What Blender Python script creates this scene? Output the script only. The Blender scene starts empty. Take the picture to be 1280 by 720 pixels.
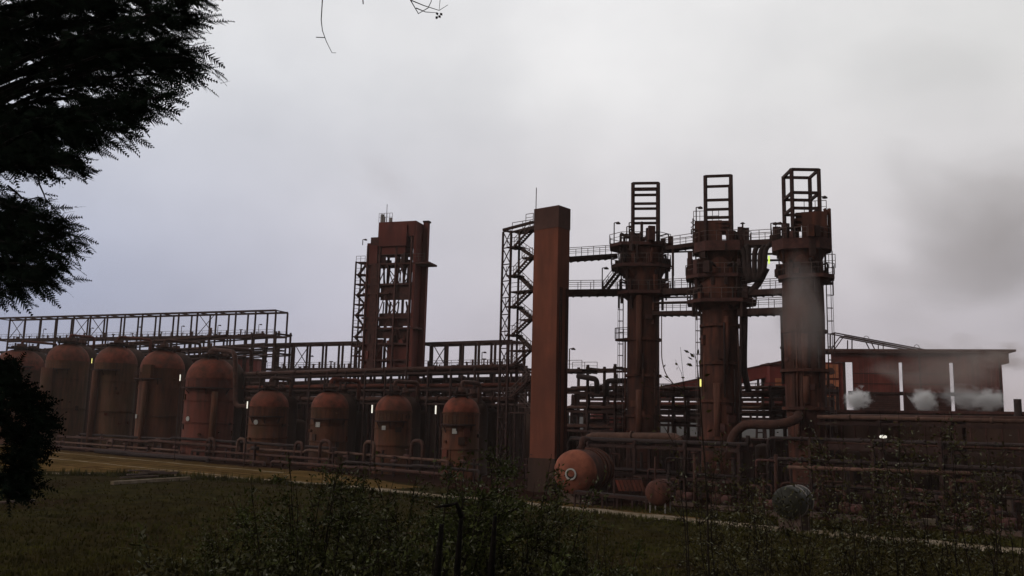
import bpy, math, random
from mathutils import Vector, Matrix
random.seed(7)
S = bpy.context.scene
COL = S.collection
V = Vector
rad = math.radians
# ------------------------------------------------------------------ camera
F = 1108.0
EYE = 7.5
cam = bpy.data.cameras.new('camera'); cam.sensor_width = 36.0; cam.lens = 36.0*F/1280
cam.clip_end = 6000; cam.clip_start = 0.1
camo = bpy.data.objects.new('camera', cam); COL.objects.link(camo)
CM = Matrix.Rotation(rad(90+8.7), 3, 'X') @ Matrix.Rotation(rad(1.4), 3, 'Z')
camo.matrix_world = Matrix.Translation((0, 0, EYE)) @ CM.to_4x4()
S.camera = camo
CP = V((0, 0, EYE))
# ------------------------------------------------------------------ world (overcast sky)
W = bpy.data.worlds.new('World'); S.world = W; W.use_nodes = True
nt = W.node_tree; nt.nodes.clear()
def N(t, nt, **kw):
    n = nt.nodes.new(t)
    for a, b in kw.items(): setattr(n, a, b)
    return n
def world():
    L = nt.links.new
    out = N('ShaderNodeOutputWorld', nt); bg = N('ShaderNodeBackground', nt)
    tc = N('ShaderNodeTexCoord', nt)
    sep = N('ShaderNodeSeparateXYZ', nt); L(tc.outputs['Generated'], sep.inputs[0])
    ramp = N('ShaderNodeValToRGB', nt)
    e = ramp.color_ramp.elements
    e[0].position = 0.0; e[0].color = (0.42, 0.375, 0.40, 1)
    e[1].position = 0.62; e[1].color = (0.59, 0.59, 0.59, 1)
    for p, c in ((0.10, (0.415, 0.385, 0.415, 1)), (0.22, (0.475, 0.455, 0.47, 1)), (0.36, (0.56, 0.555, 0.555, 1))):
        q = e.new(p); q.color = c
    L(sep.outputs['Z'], ramp.inputs[0])
    # left part a little bluer and darker
    mr = N('ShaderNodeMapRange', nt); mr.inputs[1].default_value = 0.05; mr.inputs[2].default_value = -0.5
    mr.inputs[3].default_value = 0; mr.inputs[4].default_value = 1; L(sep.outputs['X'], mr.inputs[0])
    mx = N('ShaderNodeMix', nt, data_type='RGBA', blend_type='MULTIPLY')
    mz = N('ShaderNodeMapRange', nt); mz.inputs[1].default_value = 0.12; mz.inputs[2].default_value = 0.42; mz.inputs[3].default_value = 1; mz.inputs[4].default_value = 0.12; L(sep.outputs['Z'], mz.inputs[0])
    ml = N('ShaderNodeMath', nt, operation='MULTIPLY'); L(mr.outputs[0], ml.inputs[0]); L(mz.outputs[0], ml.inputs[1])
    rr_ = N('ShaderNodeMapRange', nt); rr_.inputs[1].default_value = 0.12; rr_.inputs[2].default_value = 0.55; rr_.inputs[3].default_value = 0; rr_.inputs[4].default_value = 1; L(sep.outputs['X'], rr_.inputs[0])
    mw = N('ShaderNodeMix', nt, data_type='RGBA', blend_type='MULTIPLY'); L(rr_.outputs[0], mw.inputs[0]); L(ramp.outputs[0], mw.inputs[6]); mw.inputs[7].default_value = (0.80, 0.80, 0.79, 1)
    L(ml.outputs[0], mx.inputs[0]); L(mw.outputs[2], mx.inputs[6]); mx.inputs[7].default_value = (0.53, 0.625, 0.80, 1)
    # clouds
    mp = N('ShaderNodeMapping', nt); mp.inputs['Scale'].default_value = (1, 1, 1.35); mp.inputs['Location'].default_value = (0.3, 0.1, 0.35)
    L(tc.outputs['Generated'], mp.inputs[0])
    nz = N('ShaderNodeTexNoise', nt); nz.inputs['Scale'].default_value = 2.6; nz.inputs['Detail'].default_value = 7
    nz.inputs['Roughness'].default_value = 0.5; nz.inputs['Distortion'].default_value = 0.0
    L(mp.outputs[0], nz.inputs[0])
    cr = N('ShaderNodeValToRGB', nt); cr.color_ramp.elements[0].position = 0.33; cr.color_ramp.elements[0].color = (0.80, 0.80, 0.81, 1)
    cr.color_ramp.elements[1].position = 0.66; cr.color_ramp.elements[1].color = (1.04, 1.035, 1.03, 1)
    L(nz.outputs[0], cr.inputs[0])
    m2 = N('ShaderNodeMix', nt, data_type='RGBA', blend_type='MULTIPLY'); m2.inputs[0].default_value = 1
    L(mx.outputs[2], m2.inputs[6]); L(cr.outputs[0], m2.inputs[7])
    # unseen sky behind the camera is dimmed to keep the plant dark
    m3r = N('ShaderNodeMapRange', nt); m3r.inputs[1].default_value = -0.35; m3r.inputs[2].default_value = 0.45
    m3r.inputs[3].default_value = 0.15; m3r.inputs[4].default_value = 1.0; L(sep.outputs['Y'], m3r.inputs[0])
    m3 = N('ShaderNodeVectorMath', nt, operation='SCALE'); L(m2.outputs[2], m3.inputs[0]); L(m3r.outputs[0], m3.inputs[3])
    sky = N('ShaderNodeTexSky', nt, sky_type='NISHITA'); sky.sun_disc = False
    sky.sun_elevation = rad(28); sky.sun_rotation = rad(-60)
    sk = N('ShaderNodeVectorMath', nt, operation='SCALE'); L(sky.outputs[0], sk.inputs[0]); sk.inputs[3].default_value = 0.06
    ad = N('ShaderNodeMix', nt, data_type='RGBA'); ad.inputs[0].default_value = 0.06
    L(m3.outputs[0], ad.inputs[6]); L(sk.outputs[0], ad.inputs[7])
    sc = N('ShaderNodeVectorMath', nt, operation='SCALE'); L(ad.outputs[2], sc.inputs[0]); sc.inputs[3].default_value = 16.4
    L(sc.outputs[0], bg.inputs[0]); bg.inputs[1].default_value = 0.1
    L(bg.outputs[0], out.inputs[0])
world()
sun = bpy.data.lights.new('sun', 'SUN'); sun.energy = 0.8; sun.angle = rad(25); sun.color = (1, 0.95, 0.9)
suno = bpy.data.objects.new('sun', sun); COL.objects.link(suno)
sd = V((-0.87*math.cos(rad(28)), -0.5*math.cos(rad(28)), math.sin(rad(28))))   # towards the sun
suno.rotation_euler = sd.to_track_quat('Z', 'Y').to_euler(); suno.location = (0, 0, 80)
S.view_settings.view_transform = 'Standard'; S.view_settings.look = 'None'
S.view_settings.exposure = 0.0; S.view_settings.gamma = 1.0; S.view_settings.use_curve_mapping = False
S.cycles.volume_bounces = 6; S.cycles.volume_max_steps = 96; S.cycles.volume_step_rate = 1.5
S.cycles.max_bounces = 8; S.cycles.diffuse_bounces = 2

# ------------------------------------------------------------------ picture <-> world
def ray(px, py):
    return CM @ V(((px-640)/F, (360-py)/F, -1.0))
def P(px, py, Y):
    d = ray(px, py); return CP + d*(Y/d.y)
def G(px, py):
    d = ray(px, py); return CP + d*(-EYE/d.z)
A0 = G(1280, 690); _b = G(50, 571)
U = (_b-A0).normalized()                 # along the plant, from right to left and away
VV = V((-U.y, U.x, 0));  VV = VV if VV.y > 0 else -VV     # away from the camera, across the plant
UP = V((0, 0, 1))
def R(px, py, k):
    d = ray(px, py); t = (k - (CP-A0).dot(VV)) / d.dot(VV); return CP + d*t
def proj(p):
    q = CM.transposed() @ (p-CP); return (640+F*q.x/-q.z, 360-F*q.y/-q.z)
def pt(px, z, k):
    py = 500.0
    for _ in range(6):
        p = R(px, py, k); py = proj(V((p.x, p.y, z)))[1]
    p = R(px, py, k); return V((p.x, p.y, z))
def gp(px, k, py=500):
    p = R(px, py, k); return V((p.x, p.y, 0))
def mpp(p):                                   # metres per picture pixel at p
    return (CM.transposed() @ (p-CP)).z / -F

# ------------------------------------------------------------------ materials
MATS = {}
def mat(name, c1, c2=None, rough=0.85, scale=1.2, streak=False, metal=0.0, bump=0.0, spec=0.25, emit=None, est=1.0, c3=None):
    m = bpy.data.materials.new(name); m.use_nodes = True; n = m.node_tree; n.nodes.clear(); L = n.links.new
    out = N('ShaderNodeOutputMaterial', n); b = N('ShaderNodeBsdfPrincipled', n)
    b.inputs['Roughness'].default_value = rough; b.inputs['Metallic'].default_value = metal
    b.inputs['Specular IOR Level'].default_value = spec
    c2 = c2 or tuple(x*0.6 for x in c1)
    ge = N('ShaderNodeNewGeometry', n)
    mp = N('ShaderNodeMapping', n); L(ge.outputs['Position'], mp.inputs[0])
    mp.inputs['Scale'].default_value = (scale, scale, scale*(0.13 if streak else 1))
    nz = N('ShaderNodeTexNoise', n); nz.inputs['Scale'].default_value = 1.0; nz.inputs['Detail'].default_value = 7; nz.inputs['Roughness'].default_value = 0.62
    L(mp.outputs[0], nz.inputs[0])
    cr = N('ShaderNodeValToRGB', n); cr.color_ramp.elements[0].position = 0.36; cr.color_ramp.elements[1].position = 0.66
    cr.color_ramp.elements[0].color = (*c2, 1); cr.color_ramp.elements[1].color = (*c1, 1)
    L(nz.outputs[0], cr.inputs[0])
    col = cr.outputs[0]
    n2 = N('ShaderNodeTexNoise', n); n2.inputs['Scale'].default_value = 0.22*scale; n2.inputs['Detail'].default_value = 4
    L(ge.outputs['Position'], n2.inputs[0])
    c3 = c3 or tuple(x*0.55 for x in c1)
    r2 = N('ShaderNodeMapRange', n); r2.inputs[1].default_value = 0.42; r2.inputs[2].default_value = 0.68; r2.inputs[4].default_value = 0.75
    L(n2.outputs[0], r2.inputs[0])
    mx = N('ShaderNodeMix', n, data_type='RGBA'); L(r2.outputs[0], mx.inputs[0]); L(col, mx.inputs[6]); mx.inputs[7].default_value = (*c3, 1)
    L(mx.outputs[2], b.inputs['Base Color'])
    if bump:
        bp = N('ShaderNodeBump', n); bp.inputs['Strength'].default_value = bump; bp.inputs['Distance'].default_value = 0.1
        L(nz.outputs[0], bp.inputs['Height']); L(bp.outputs[0], b.inputs['Normal'])
    if emit:
        b.inputs['Emission Color'].default_value = (*emit, 1); b.inputs['Emission Strength'].default_value = est
    L(b.outputs[0], out.inputs[0]); MATS[name] = m; return m
mat('pillar', (0.24, 0.070, 0.037), (0.155, 0.048, 0.026), streak=True, scale=1.1, bump=0.15, c3=(0.13, 0.040, 0.024))
mat('pillar_cap', (0.13, 0.055, 0.04), (0.09, 0.04, 0.03))
mat('shaft', (0.15, 0.048, 0.028), (0.05, 0.019, 0.013), streak=True, scale=1.6, bump=0.3, c3=(0.04, 0.017, 0.012))
mat('shaft_light', (0.19, 0.072, 0.045), (0.09, 0.035, 0.022), streak=True, scale=2)
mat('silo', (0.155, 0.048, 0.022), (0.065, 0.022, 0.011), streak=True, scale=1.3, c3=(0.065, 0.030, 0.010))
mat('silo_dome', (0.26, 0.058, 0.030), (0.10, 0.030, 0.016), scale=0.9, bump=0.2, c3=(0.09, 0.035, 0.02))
mat('silo_red', (0.19, 0.045, 0.027), (0.07, 0.024, 0.014), streak=True, scale=0.9)
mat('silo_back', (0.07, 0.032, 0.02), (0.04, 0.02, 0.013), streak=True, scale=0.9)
mat('steel', (0.072, 0.032, 0.025), (0.034, 0.018, 0.015), scale=2.5)
mat('steel_red', (0.12, 0.045, 0.035), (0.06, 0.026, 0.022), scale=2.0)
mat('rail', (0.18, 0.12, 0.10), (0.09, 0.055, 0.05), scale=3)
mat('pipe', (0.105, 0.042, 0.028), (0.045, 0.02, 0.014), scale=1.6)
mat('pipe_pale', (0.17, 0.085, 0.058), (0.08, 0.038, 0.026), scale=1.6)
mat('pipe_dark', (0.05, 0.028, 0.024), (0.028, 0.017, 0.015), scale=1.6)
mat('red_clad', (0.24, 0.045, 0.035), (0.15, 0.032, 0.026), streak=True, scale=0.7)
mat('tower_red', (0.20, 0.05, 0.036), (0.11, 0.033, 0.026), streak=True, scale=0.8)
mat('orange', (0.60, 0.20, 0.09), (0.38, 0.12, 0.06), scale=1.5)
mat('vessel', (0.34, 0.105, 0.058), (0.18, 0.055, 0.032), scale=0.9, bump=0.25, c3=(0.06, 0.022, 0.016))
mat('white', (0.62, 0.60, 0.55), (0.45, 0.42, 0.38), scale=3)
mat('pale_steel', (0.42, 0.38, 0.35), (0.25, 0.2, 0.18), scale=3, rough=0.5)
mat('concrete', (0.17, 0.11, 0.085), (0.09, 0.05, 0.036), scale=1.2)
mat('green_tank', (0.030, 0.028, 0.018), (0.020, 0.018, 0.011), c3=(.024, .022, .014), scale=0.5, rough=0.5, spec=0.12)
mat('silo_olive', (0.16, 0.062, 0.028), (0.07, 0.030, 0.014), streak=True, scale=1.1, c3=(0.08, 0.045, 0.016))
mat('bark', (0.014, 0.010, 0.008), (0.006, 0.005, 0.004), spec=0.05, scale=12, bump=0.5)
mat('twig', (0.035, 0.025, 0.018), (0.016, 0.012, 0.009), spec=0.05, scale=9)
mat('conifer', (0.010, 0.016, 0.010), (0.006, 0.009, 0.006), scale=6, spec=0.0)
mat('leaf', (0.095, 0.105, 0.030), (0.034, 0.040, 0.011), scale=3.5, rough=0.6, c3=(0.06, 0.045, 0.02), spec=0.04)
mat('leaf_pale', (0.19, 0.18, 0.11), (0.09, 0.09, 0.045), spec=0.1, scale=4, rough=0.5)
mat('leaf_olive', (0.085, 0.070, 0.024), (0.035, 0.030, 0.010), scale=4, rough=0.55, spec=0.04)
mat('grass', (0.105, 0.095, 0.022), (0.026, 0.027, 0.006), scale=0.4, c3=(0.045, 0.026, 0.008), spec=0.0)
mat('ground', (0.045, 0.036, 0.012), (0.015, 0.013, 0.005), scale=0.5, bump=0.6, c3=(0.026, 0.015, 0.008), spec=0.0)
mat('yard', (0.040, 0.018, 0.012), (0.020, 0.009, 0.007), scale=0.5, spec=0.0)
mat('earth', (0.17, 0.10, 0.035), (0.075, 0.042, 0.015), scale=0.35, c3=(0.07, 0.045, 0.012), spec=0.0)
mat('track', (0.36, 0.29, 0.22), (0.20, 0.15, 0.10), scale=1.4, c3=(0.17, 0.12, 0.07), spec=0.0)
mat('hill', (0.020, 0.022, 0.020), (0.013, 0.014, 0.014), scale=0.02)
mat('lamp_white', (0.8, 0.8, 0.75), (0.8, 0.8, 0.75), emit=(1, 0.95, 0.8), est=.9)
mat('lamp_green', (0.6, 0.8, 0.2), (0.6, 0.8, 0.2), emit=(0.75, 1.0, 0.12), est=0.9)
mat('lamp_yellow', (0.8, 0.75, 0.3), (0.8, 0.75, 0.3), emit=(1.0, 0.92, 0.25), est=1.0)

LM = [(20, 'the left-edge tall tank'), (80, 'the second tall tank'), (141, 'the third tall tank'), (200, 'the fourth tall tank'), (262, 'the reddest tall tank'),
 (337, 'the leftmost short tank'), (413, 'the second short tank'), (493, 'the third short tank'), (577, 'the last short tank'), (640, 'the stair tower'), (685, 'the plain pillar'),
 (745, 'the gap right of the plain pillar'), (804, 'the first column tower'), (852, 'the gap between first and middle column towers'), (900, 'the middle column tower'),
 (955, 'the gap between middle and right column towers'), (1005, 'the right column tower'), (1062, 'the left bright gap of the long building'), (1127, 'the middle bright gap of the long building'),
 (1190, 'the right bright gap of the long building'), (1250, 'the right end of the long building')]
def near(px): return min(LM, key=lambda t: abs(t[0]-px))[1]
ORD = ['nearest', 'second nearest', 'third nearest', 'fourth nearest', 'fifth nearest', 'sixth nearest', 'seventh nearest']
# ------------------------------------------------------------------ mesh builder
class MB:
    def __init__(s): s.v = []; s.f = []; s.sm = []
    def quadbox(s, c, a, b, d):           # centre and three half-extent vectors
        i = len(s.v); c = V(c)
        for x in (-1, 1):
            for y in (-1, 1):
                for z in (-1, 1): s.v.append(c + a*x + b*y + d*z)
        for q in ((0,1,3,2),(4,6,7,5),(0,4,5,1),(2,3,7,6),(0,2,6,4),(1,5,7,3)):
            s.f.append([i+j for j in q]); s.sm.append(False)
        return s
    def beam(s, p, q, w, h=None):
        p = V(p); q = V(q); h = h or w; d = q-p; l = d.length
        if l < 1e-5: return s
        d.normalize(); side = d.cross(UP)
        if side.length < 1e-3: side = U.copy()
        side.normalize(); up = side.cross(d)
        return s.quadbox((p+q)/2, d*(l/2), side*(w/2), up*(h/2))
    def box(s, p, ax, ay, z0, z1, wx, wy):  # plan centre p, plan axes, half widths
        return s.quadbox(V((p.x, p.y, (z0+z1)/2)), ax*wx, ay*wy, UP*((z1-z0)/2))
    def tube(s, pts, r, n=8, cap=True):
        pts = [V(p) for p in pts]; rr = r if isinstance(r, (list, tuple)) else [r]*len(pts)
        i0 = len(s.v); prev = None
        for j, p in enumerate(pts):
            d = (pts[min(j+1, len(pts)-1)] - pts[max(j-1, 0)])
            if d.length < 1e-6: d = UP.copy()
            d.normalize()
            if prev is None:
                a = d.cross(UP) if abs(d.z) < 0.9 else d.cross(V((1, 0, 0)))
            else: a = prev - d*prev.dot(d)
            a.normalize(); prev = a; b = d.cross(a)
            for k in range(n):
                t = 2*math.pi*k/n; s.v.append(p + (a*math.cos(t)+b*math.sin(t))*rr[j])
        for j in range(len(pts)-1):
            for k in range(n):
                s.f.append([i0+j*n+k, i0+j*n+(k+1)%n, i0+(j+1)*n+(k+1)%n, i0+(j+1)*n+k]); s.sm.append(n > 5)
        if cap:
            s.f.append([i0+k for k in range(n)][::-1]); s.sm.append(False)
            e = i0+(len(pts)-1)*n; s.f.append([e+k for k in range(n)]); s.sm.append(False)
        return s
    def lathe(s, c, prof, n=28, axis=UP, smooth=True, a0=0, a1=2*math.pi):   # prof: (height, radius)
        ax = V(axis).normalized(); a = ax.cross(V((0, 1, 0.01))); a.normalize(); b = ax.cross(a)
        i0 = len(s.v); full = abs(a1-a0-2*math.pi) < 1e-4; m = n if full else n+1
        for (h, r) in prof:
            for k in range(m):
                t = a0+(a1-a0)*k/n; s.v.append(V(c)+ax*h+(a*math.cos(t)+b*math.sin(t))*max(r, 1e-3))
        for j in range(len(prof)-1):
            for k in range(n):
                s.f.append([i0+j*m+k, i0+j*m+(k+1)%m, i0+(j+1)*m+(k+1)%m, i0+(j+1)*m+k]); s.sm.append(smooth)
        return s
    def quad(s, a, b, c, d): 
        i = len(s.v); s.v += [V(a), V(b), V(c), V(d)]; s.f.append([i, i+1, i+2, i+3]); s.sm.append(False); return s
    def tri(s, a, b, c):
        i = len(s.v); s.v += [a, b, c]; s.f.append([i, i+1, i+2]); s.sm.append(False); return s
    def build(s, name, m, parent=None, label=None, org=None):
        if not s.v: return None
        if parent is not None:
            r = parent
            while r.parent: r = r.parent
            o0 = r.location.copy()
        else: o0 = V(org) if org is not None else V((0, 0, 0))
        me = bpy.data.meshes.new(name); me.from_pydata([v-o0 for v in s.v], [], s.f)
        me.polygons.foreach_set('use_smooth', s.sm); me.materials.append(MATS[m]); me.update()
        o = bpy.data.objects.new(name, me); COL.objects.link(o)
        if parent is not None: o.parent = parent
        else: o.location = o0
        if label: o['label'] = label
        return o
def thing(name, label, cat, loc, group=None):
    o = bpy.data.objects.new(name, None); COL.objects.link(o); o.location = loc; o.empty_display_size = 0.5
    o['label'] = label; o['category'] = cat
    if group: o['group'] = group
    return o
def tag(o, label, cat, group=None, kind=None):
    o['label'] = label; o['category'] = cat
    if group: o['group'] = group
    if kind: o['kind'] = kind
    return o
def struct(o): o['kind'] = 'structure'; return o
def solid_lathe(c, prof, n=28, **k):
    return MB().lathe(c, prof, n, **k)
def rail(mb, pts, h=1.1, sp=1.6, r=0.035):
    for a, b in zip(pts[:-1], pts[1:]):
        a = V(a); b = V(b); l = (b-a).length; n = max(1, int(l/sp))
        for i in range(n+1):
            p = a.lerp(b, i/n); mb.beam(p, p+UP*h, r*1.6)
        mb.beam(a+UP*h, b+UP*h, r*1.8); mb.beam(a+UP*h*0.55, b+UP*h*0.55, r*1.3)
def lampstick(root, p, h=2.6, r=0.05):
    m = MB().beam(p, p+UP*h, r*2).beam(p+UP*h, p+UP*h+V((0.45, 0, 0.08)), r*2)
    st = m.build('lamp_pole', 'steel', root)
    MB().lathe(p+UP*(h-0.12)+V((0.5, 0, 0)), [(0, 0.3), (0.1, 0.28), (0.28, 0.06)], 10).build('lamp_head', 'steel', st)
def ladder(mb, a, b, w=0.5, side=None):
    side = side or V((1, 0, 0)); a = V(a); b = V(b)
    mb.beam(a-side*w/2, b-side*w/2, 0.08); mb.beam(a+side*w/2, b+side*w/2, 0.08)
    n = int((b-a).length/0.6)
    for i in range(n): p = a.lerp(b, (i+0.5)/n); mb.beam(p-side*w/2, p+side*w/2, 0.05)
def cagehoops(mb, a, b, out, side, r=0.45, sp=1.3):
    a = V(a); b = V(b); n = int((b-a).length/sp)
    for i in range(n):
        p = a.lerp(b, (i+0.5)/n)
        mb.tube([p+side*r*math.cos(t)+out*r*1.4*math.sin(t) for t in [math.pi*j/6 for j in range(7)]], 0.03, 4, False)
    for t in (0.25, 0.5, 0.75):
        o = side*r*math.cos(math.pi*t)+out*r*1.4*math.sin(math.pi*t); mb.beam(a+o, b+o, 0.04)

# ------------------------------------------------------------------ ground, hills
def gz(x, y):
    t = min(1, max(0, (y-3)/26)); return 5.9*(1-t)*(1-t)*(1+0.6*t)
def ground():
    xs = sorted(set([-3000, -1500, -700, -400]+list(range(-260, 261, 10))+list(range(-40, 41, 4))+[400, 700, 1500, 3000]))
    ys = sorted(set([-400, -60, -20]+list(range(-8, 60, 3))+list(range(60, 320, 20))+[400, 700, 1400, 3500]))
    m = MB()
    for y in ys:
        for x in xs:
            b = 0.0
            if 28 < y < 60: b = 0.12*math.sin(x*0.7+y*1.1)*math.sin(x*0.23-y*0.41)
            m.v.append(V((x, y, gz(x, y)+min(b, 0.1)-0.02)))
    w = len(xs)
    for j in range(len(ys)-1):
        for i in range(w-1): m.f.append([j*w+i, j*w+i+1, (j+1)*w+i+1, (j+1)*w+i]); m.sm.append(True)
    struct(m.build('ground', 'ground'))
ground()
def strip(name, ma, ks, kf, s0, s1, z, n=120, amp=0.35):
    m = MB(); rr = random.Random(hash(ma) % 99 if False else 5)
    for i in range(n+1):
        s_ = s0+(s1-s0)*i/n
        w0 = amp*(math.sin(s_*0.21)+0.6*math.sin(s_*0.57+1)+0.4*math.sin(s_*1.7)); w1 = amp*(math.sin(s_*0.19+2)+0.7*math.sin(s_*0.63)+0.3*math.sin(s_*2.1))
        a = A0+U*s_+VV*(ks+w0); b = A0+U*s_+VV*(kf+w1); a.z = b.z = z
        m.v += [a, b]
        if i: j = 2*i; m.f.append([j-2, j, j+1, j-1]); m.sm.append(False)
    return struct(m.build(name, ma))
def lerpf(tab, s_):
    for (a, x), (b, y) in zip(tab[:-1], tab[1:]):
        if s_ <= b: return x+(y-x)*max(0, (s_-a))/(b-a)
    return tab[-1][1]
def strip2(name, ma, t0, t1, s0, s1, z, n, amp):
    m = MB()
    for i in range(n+1):
        s_ = s0+(s1-s0)*i/n
        w0 = amp*(math.sin(s_*0.21)+0.6*math.sin(s_*0.57+1)+0.4*math.sin(s_*1.7)); w1 = amp*(math.sin(s_*0.19+2)+0.7*math.sin(s_*0.63)+0.3*math.sin(s_*2.1))
        a = A0+U*s_+VV*(lerpf(t0, s_)+w0); b = A0+U*s_+VV*(lerpf(t1, s_)+w1); a.z = b.z = z
        m.v += [a, b]
        if i: j = 2*i; m.f.append([j-2, j, j+1, j-1]); m.sm.append(False)
    return struct(m.build(name, ma))
strip2('yard', 'yard', [(-90, 5.5), (50, 5.0), (85, 14), (330, 15.5)], [(-90, 95), (330, 95)], -90, 330, 0.004, 120, .4)
strip2('dirt_verge', 'earth', [(60, 0), (80, -3), (95, -6), (110, -16), (240, -17)], [(60, 5), (85, 14.2), (240, 15.7)], 62, 240, 0.012, 120, .5)
strip2('dirt_verge', 'earth', [(24, .5), (36, .8), (48, .5)], [(24, 1.6), (30, 4.2), (36, 4.4), (48, 1.8)], 24, 48, 0.012, 40, .3)
for i, (o, w, ma_) in enumerate(((-8, .35, 'yard'), (-6, .3, 'yard'), (-1.5, .5, 'track'), (2, .35, 'yard'), (4.2, .4, 'yard'), (8.5, .7, 'track'), (11, .35, 'yard'), (12.8, .6, 'yard'))):
    strip2('tyre_track', ma_, [(82, max(o, -2)), (100, o), (240, o+2)], [(82, max(o, -2)+w), (100, o+w), (240, o+w+2)], 84+i*1.5, 170, .016+.002*i, 90, .22)
# the track runs along the plant and swings away to the left through the verge
pl_ = [(-70, 0), (-20, 0), (0, 0), (17, -.9), (35, -.6), (55, -1.0), (68, -.6), (80, -2.4), (90, -5), (97, -9.5), (103, -18), (108, -32), (112, -60)]
pp = [A0+U*a+VV*b for a, b in pl_]; fine = []
for i in range(len(pp)-1):
    p0, p1, p2, p3 = pp[max(0, i-1)], pp[i], pp[i+1], pp[min(len(pp)-1, i+2)]
    for j in range(16):
        t = j/16; fine.append(.5*((2*p1)+(p2-p0)*t+(2*p0-5*p1+4*p2-p3)*t*t+(3*p1-p0-3*p2+p3)*t**3))
m = MB()
for i in range(len(fine)-1):
    d = (fine[i+1]-fine[i]).normalized(); n_ = V((-d.y, d.x, 0)); q = i*.9
    a = fine[i]+n_*(1.9+.3*math.sin(q)+.2*math.sin(q*2.3)); b = fine[i]-n_*(1.9+.3*math.sin(q*1.1+2)+.2*math.sin(q*2.7)); a.z = b.z = .02
    m.v += [a, b]
    if i: j = 2*i; m.f.append([j-2, j, j+1, j-1]); m.sm.append(False)
struct(m.build('path', 'track'))
# distant low hills / tree line at the horizon
m = MB(); pr = None
for i in range(141):
    x = -1400+20*i; h = 9+7*math.sin(x*0.004+1)+3*math.sin(x*0.013)+1.5*math.sin(x*0.05)
    m.v += [V((x, 900, -1)), V((x, 960, max(3, h))), V((x, 1200, max(2, h*0.8)))]
    if i:
        j = 3*i
        m.f += [[j-3, j, j+1, j-2], [j-2, j+1, j+2, j-1]]; m.sm += [True, True]
struct(m.build('hills', 'hill'))

# ------------------------------------------------------------------ tall pillar (boxed duct)
def boxcol(pfl, pfr, depth):
    return pfl, pfr, pfl+VV*depth, pfr+VV*depth
def arc_path(pts, r=0.6, n=4):
    pts = [V(p) for p in pts]; out = [pts[0]]
    for a, b, c in zip(pts[:-2], pts[1:-1], pts[2:]):
        d1 = (a-b); d2 = (c-b); rr_ = min(r, d1.length*0.45, d2.length*0.45); p = b+d1.normalized()*rr_; q = b+d2.normalized()*rr_
        for i in range(n+1):
            t = i/n; out.append(p*(1-t)**2+b*2*t*(1-t)+q*t*t)
    out.append(pts[-1]); return out
def prism(mb, corners, z0, z1):
    i = len(mb.v)
    for z in (z0, z1):
        for c in corners: mb.v.append(V((c.x, c.y, z)))
    n = len(corners)
    mb.f.append([i+j for j in range(n)][::-1]); mb.f.append([i+n+j for j in range(n)])
    for j in range(n): mb.f.append([i+j, i+(j+1) % n, i+n+(j+1) % n, i+n+j])
    mb.sm += [False]*(n+2)
    return mb
PK = 13
def pillar():
    fl = gp(667.5, PK, 300); fr = gp(697.5, PK, 300)
    zt = R(668, 261.5, PK).z
    w = (fl-fr).length; dp = 2.3
    root = thing('duct_tower', 'tall plain rusty rectangular tower with dark cap in the middle', 'tower', fr.lerp(fl, .5)+VV*dp/2)
    c = [fr, fl, fl+VV*dp, fr+VV*dp]
    zc = R(668, 288, PK).z; zb = R(663, 572, PK).z
    prism(MB(), c, zb, zc).build('casing', 'pillar', root)
    ctr = sum(c, V())/4
    c2 = [ctr+(q-ctr)*1.03 for q in c]
    prism(MB(), c2, zc, zt).build('cap', 'pillar_cap', root)
    c3 = [ctr+(q-ctr)*1.08 for q in c]
    prism(MB(), c3, 0, zb).build('plinth', 'silo_back', root)
    for i in range(1, 9):
        z = zb+(zc-zb)*i/9; c4 = [ctr+(q-ctr)*1.008 for q in c]; prism(MB(), c4, z-0.03, z+0.03).build('seam_band', 'pillar', root)
    m = MB(); sf = fr-U*0.12
    for j in range(2): ladder(m, sf+VV*(0.6+1.2*j)+UP*2, sf+VV*(0.6+1.2*j)+UP*(zc-7), 0.35, VV)
    m.build('side_ladder', 'steel', root)
    m = MB().beam(V((fl.x, fl.y, zt-1))-U*0.2, V((fl.x, fl.y, zt+2.6))-U*0.2, 0.07); m.build('antenna', 'steel', root)
    return fl, fr, zt
PFL, PFR, PZT = pillar()

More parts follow.
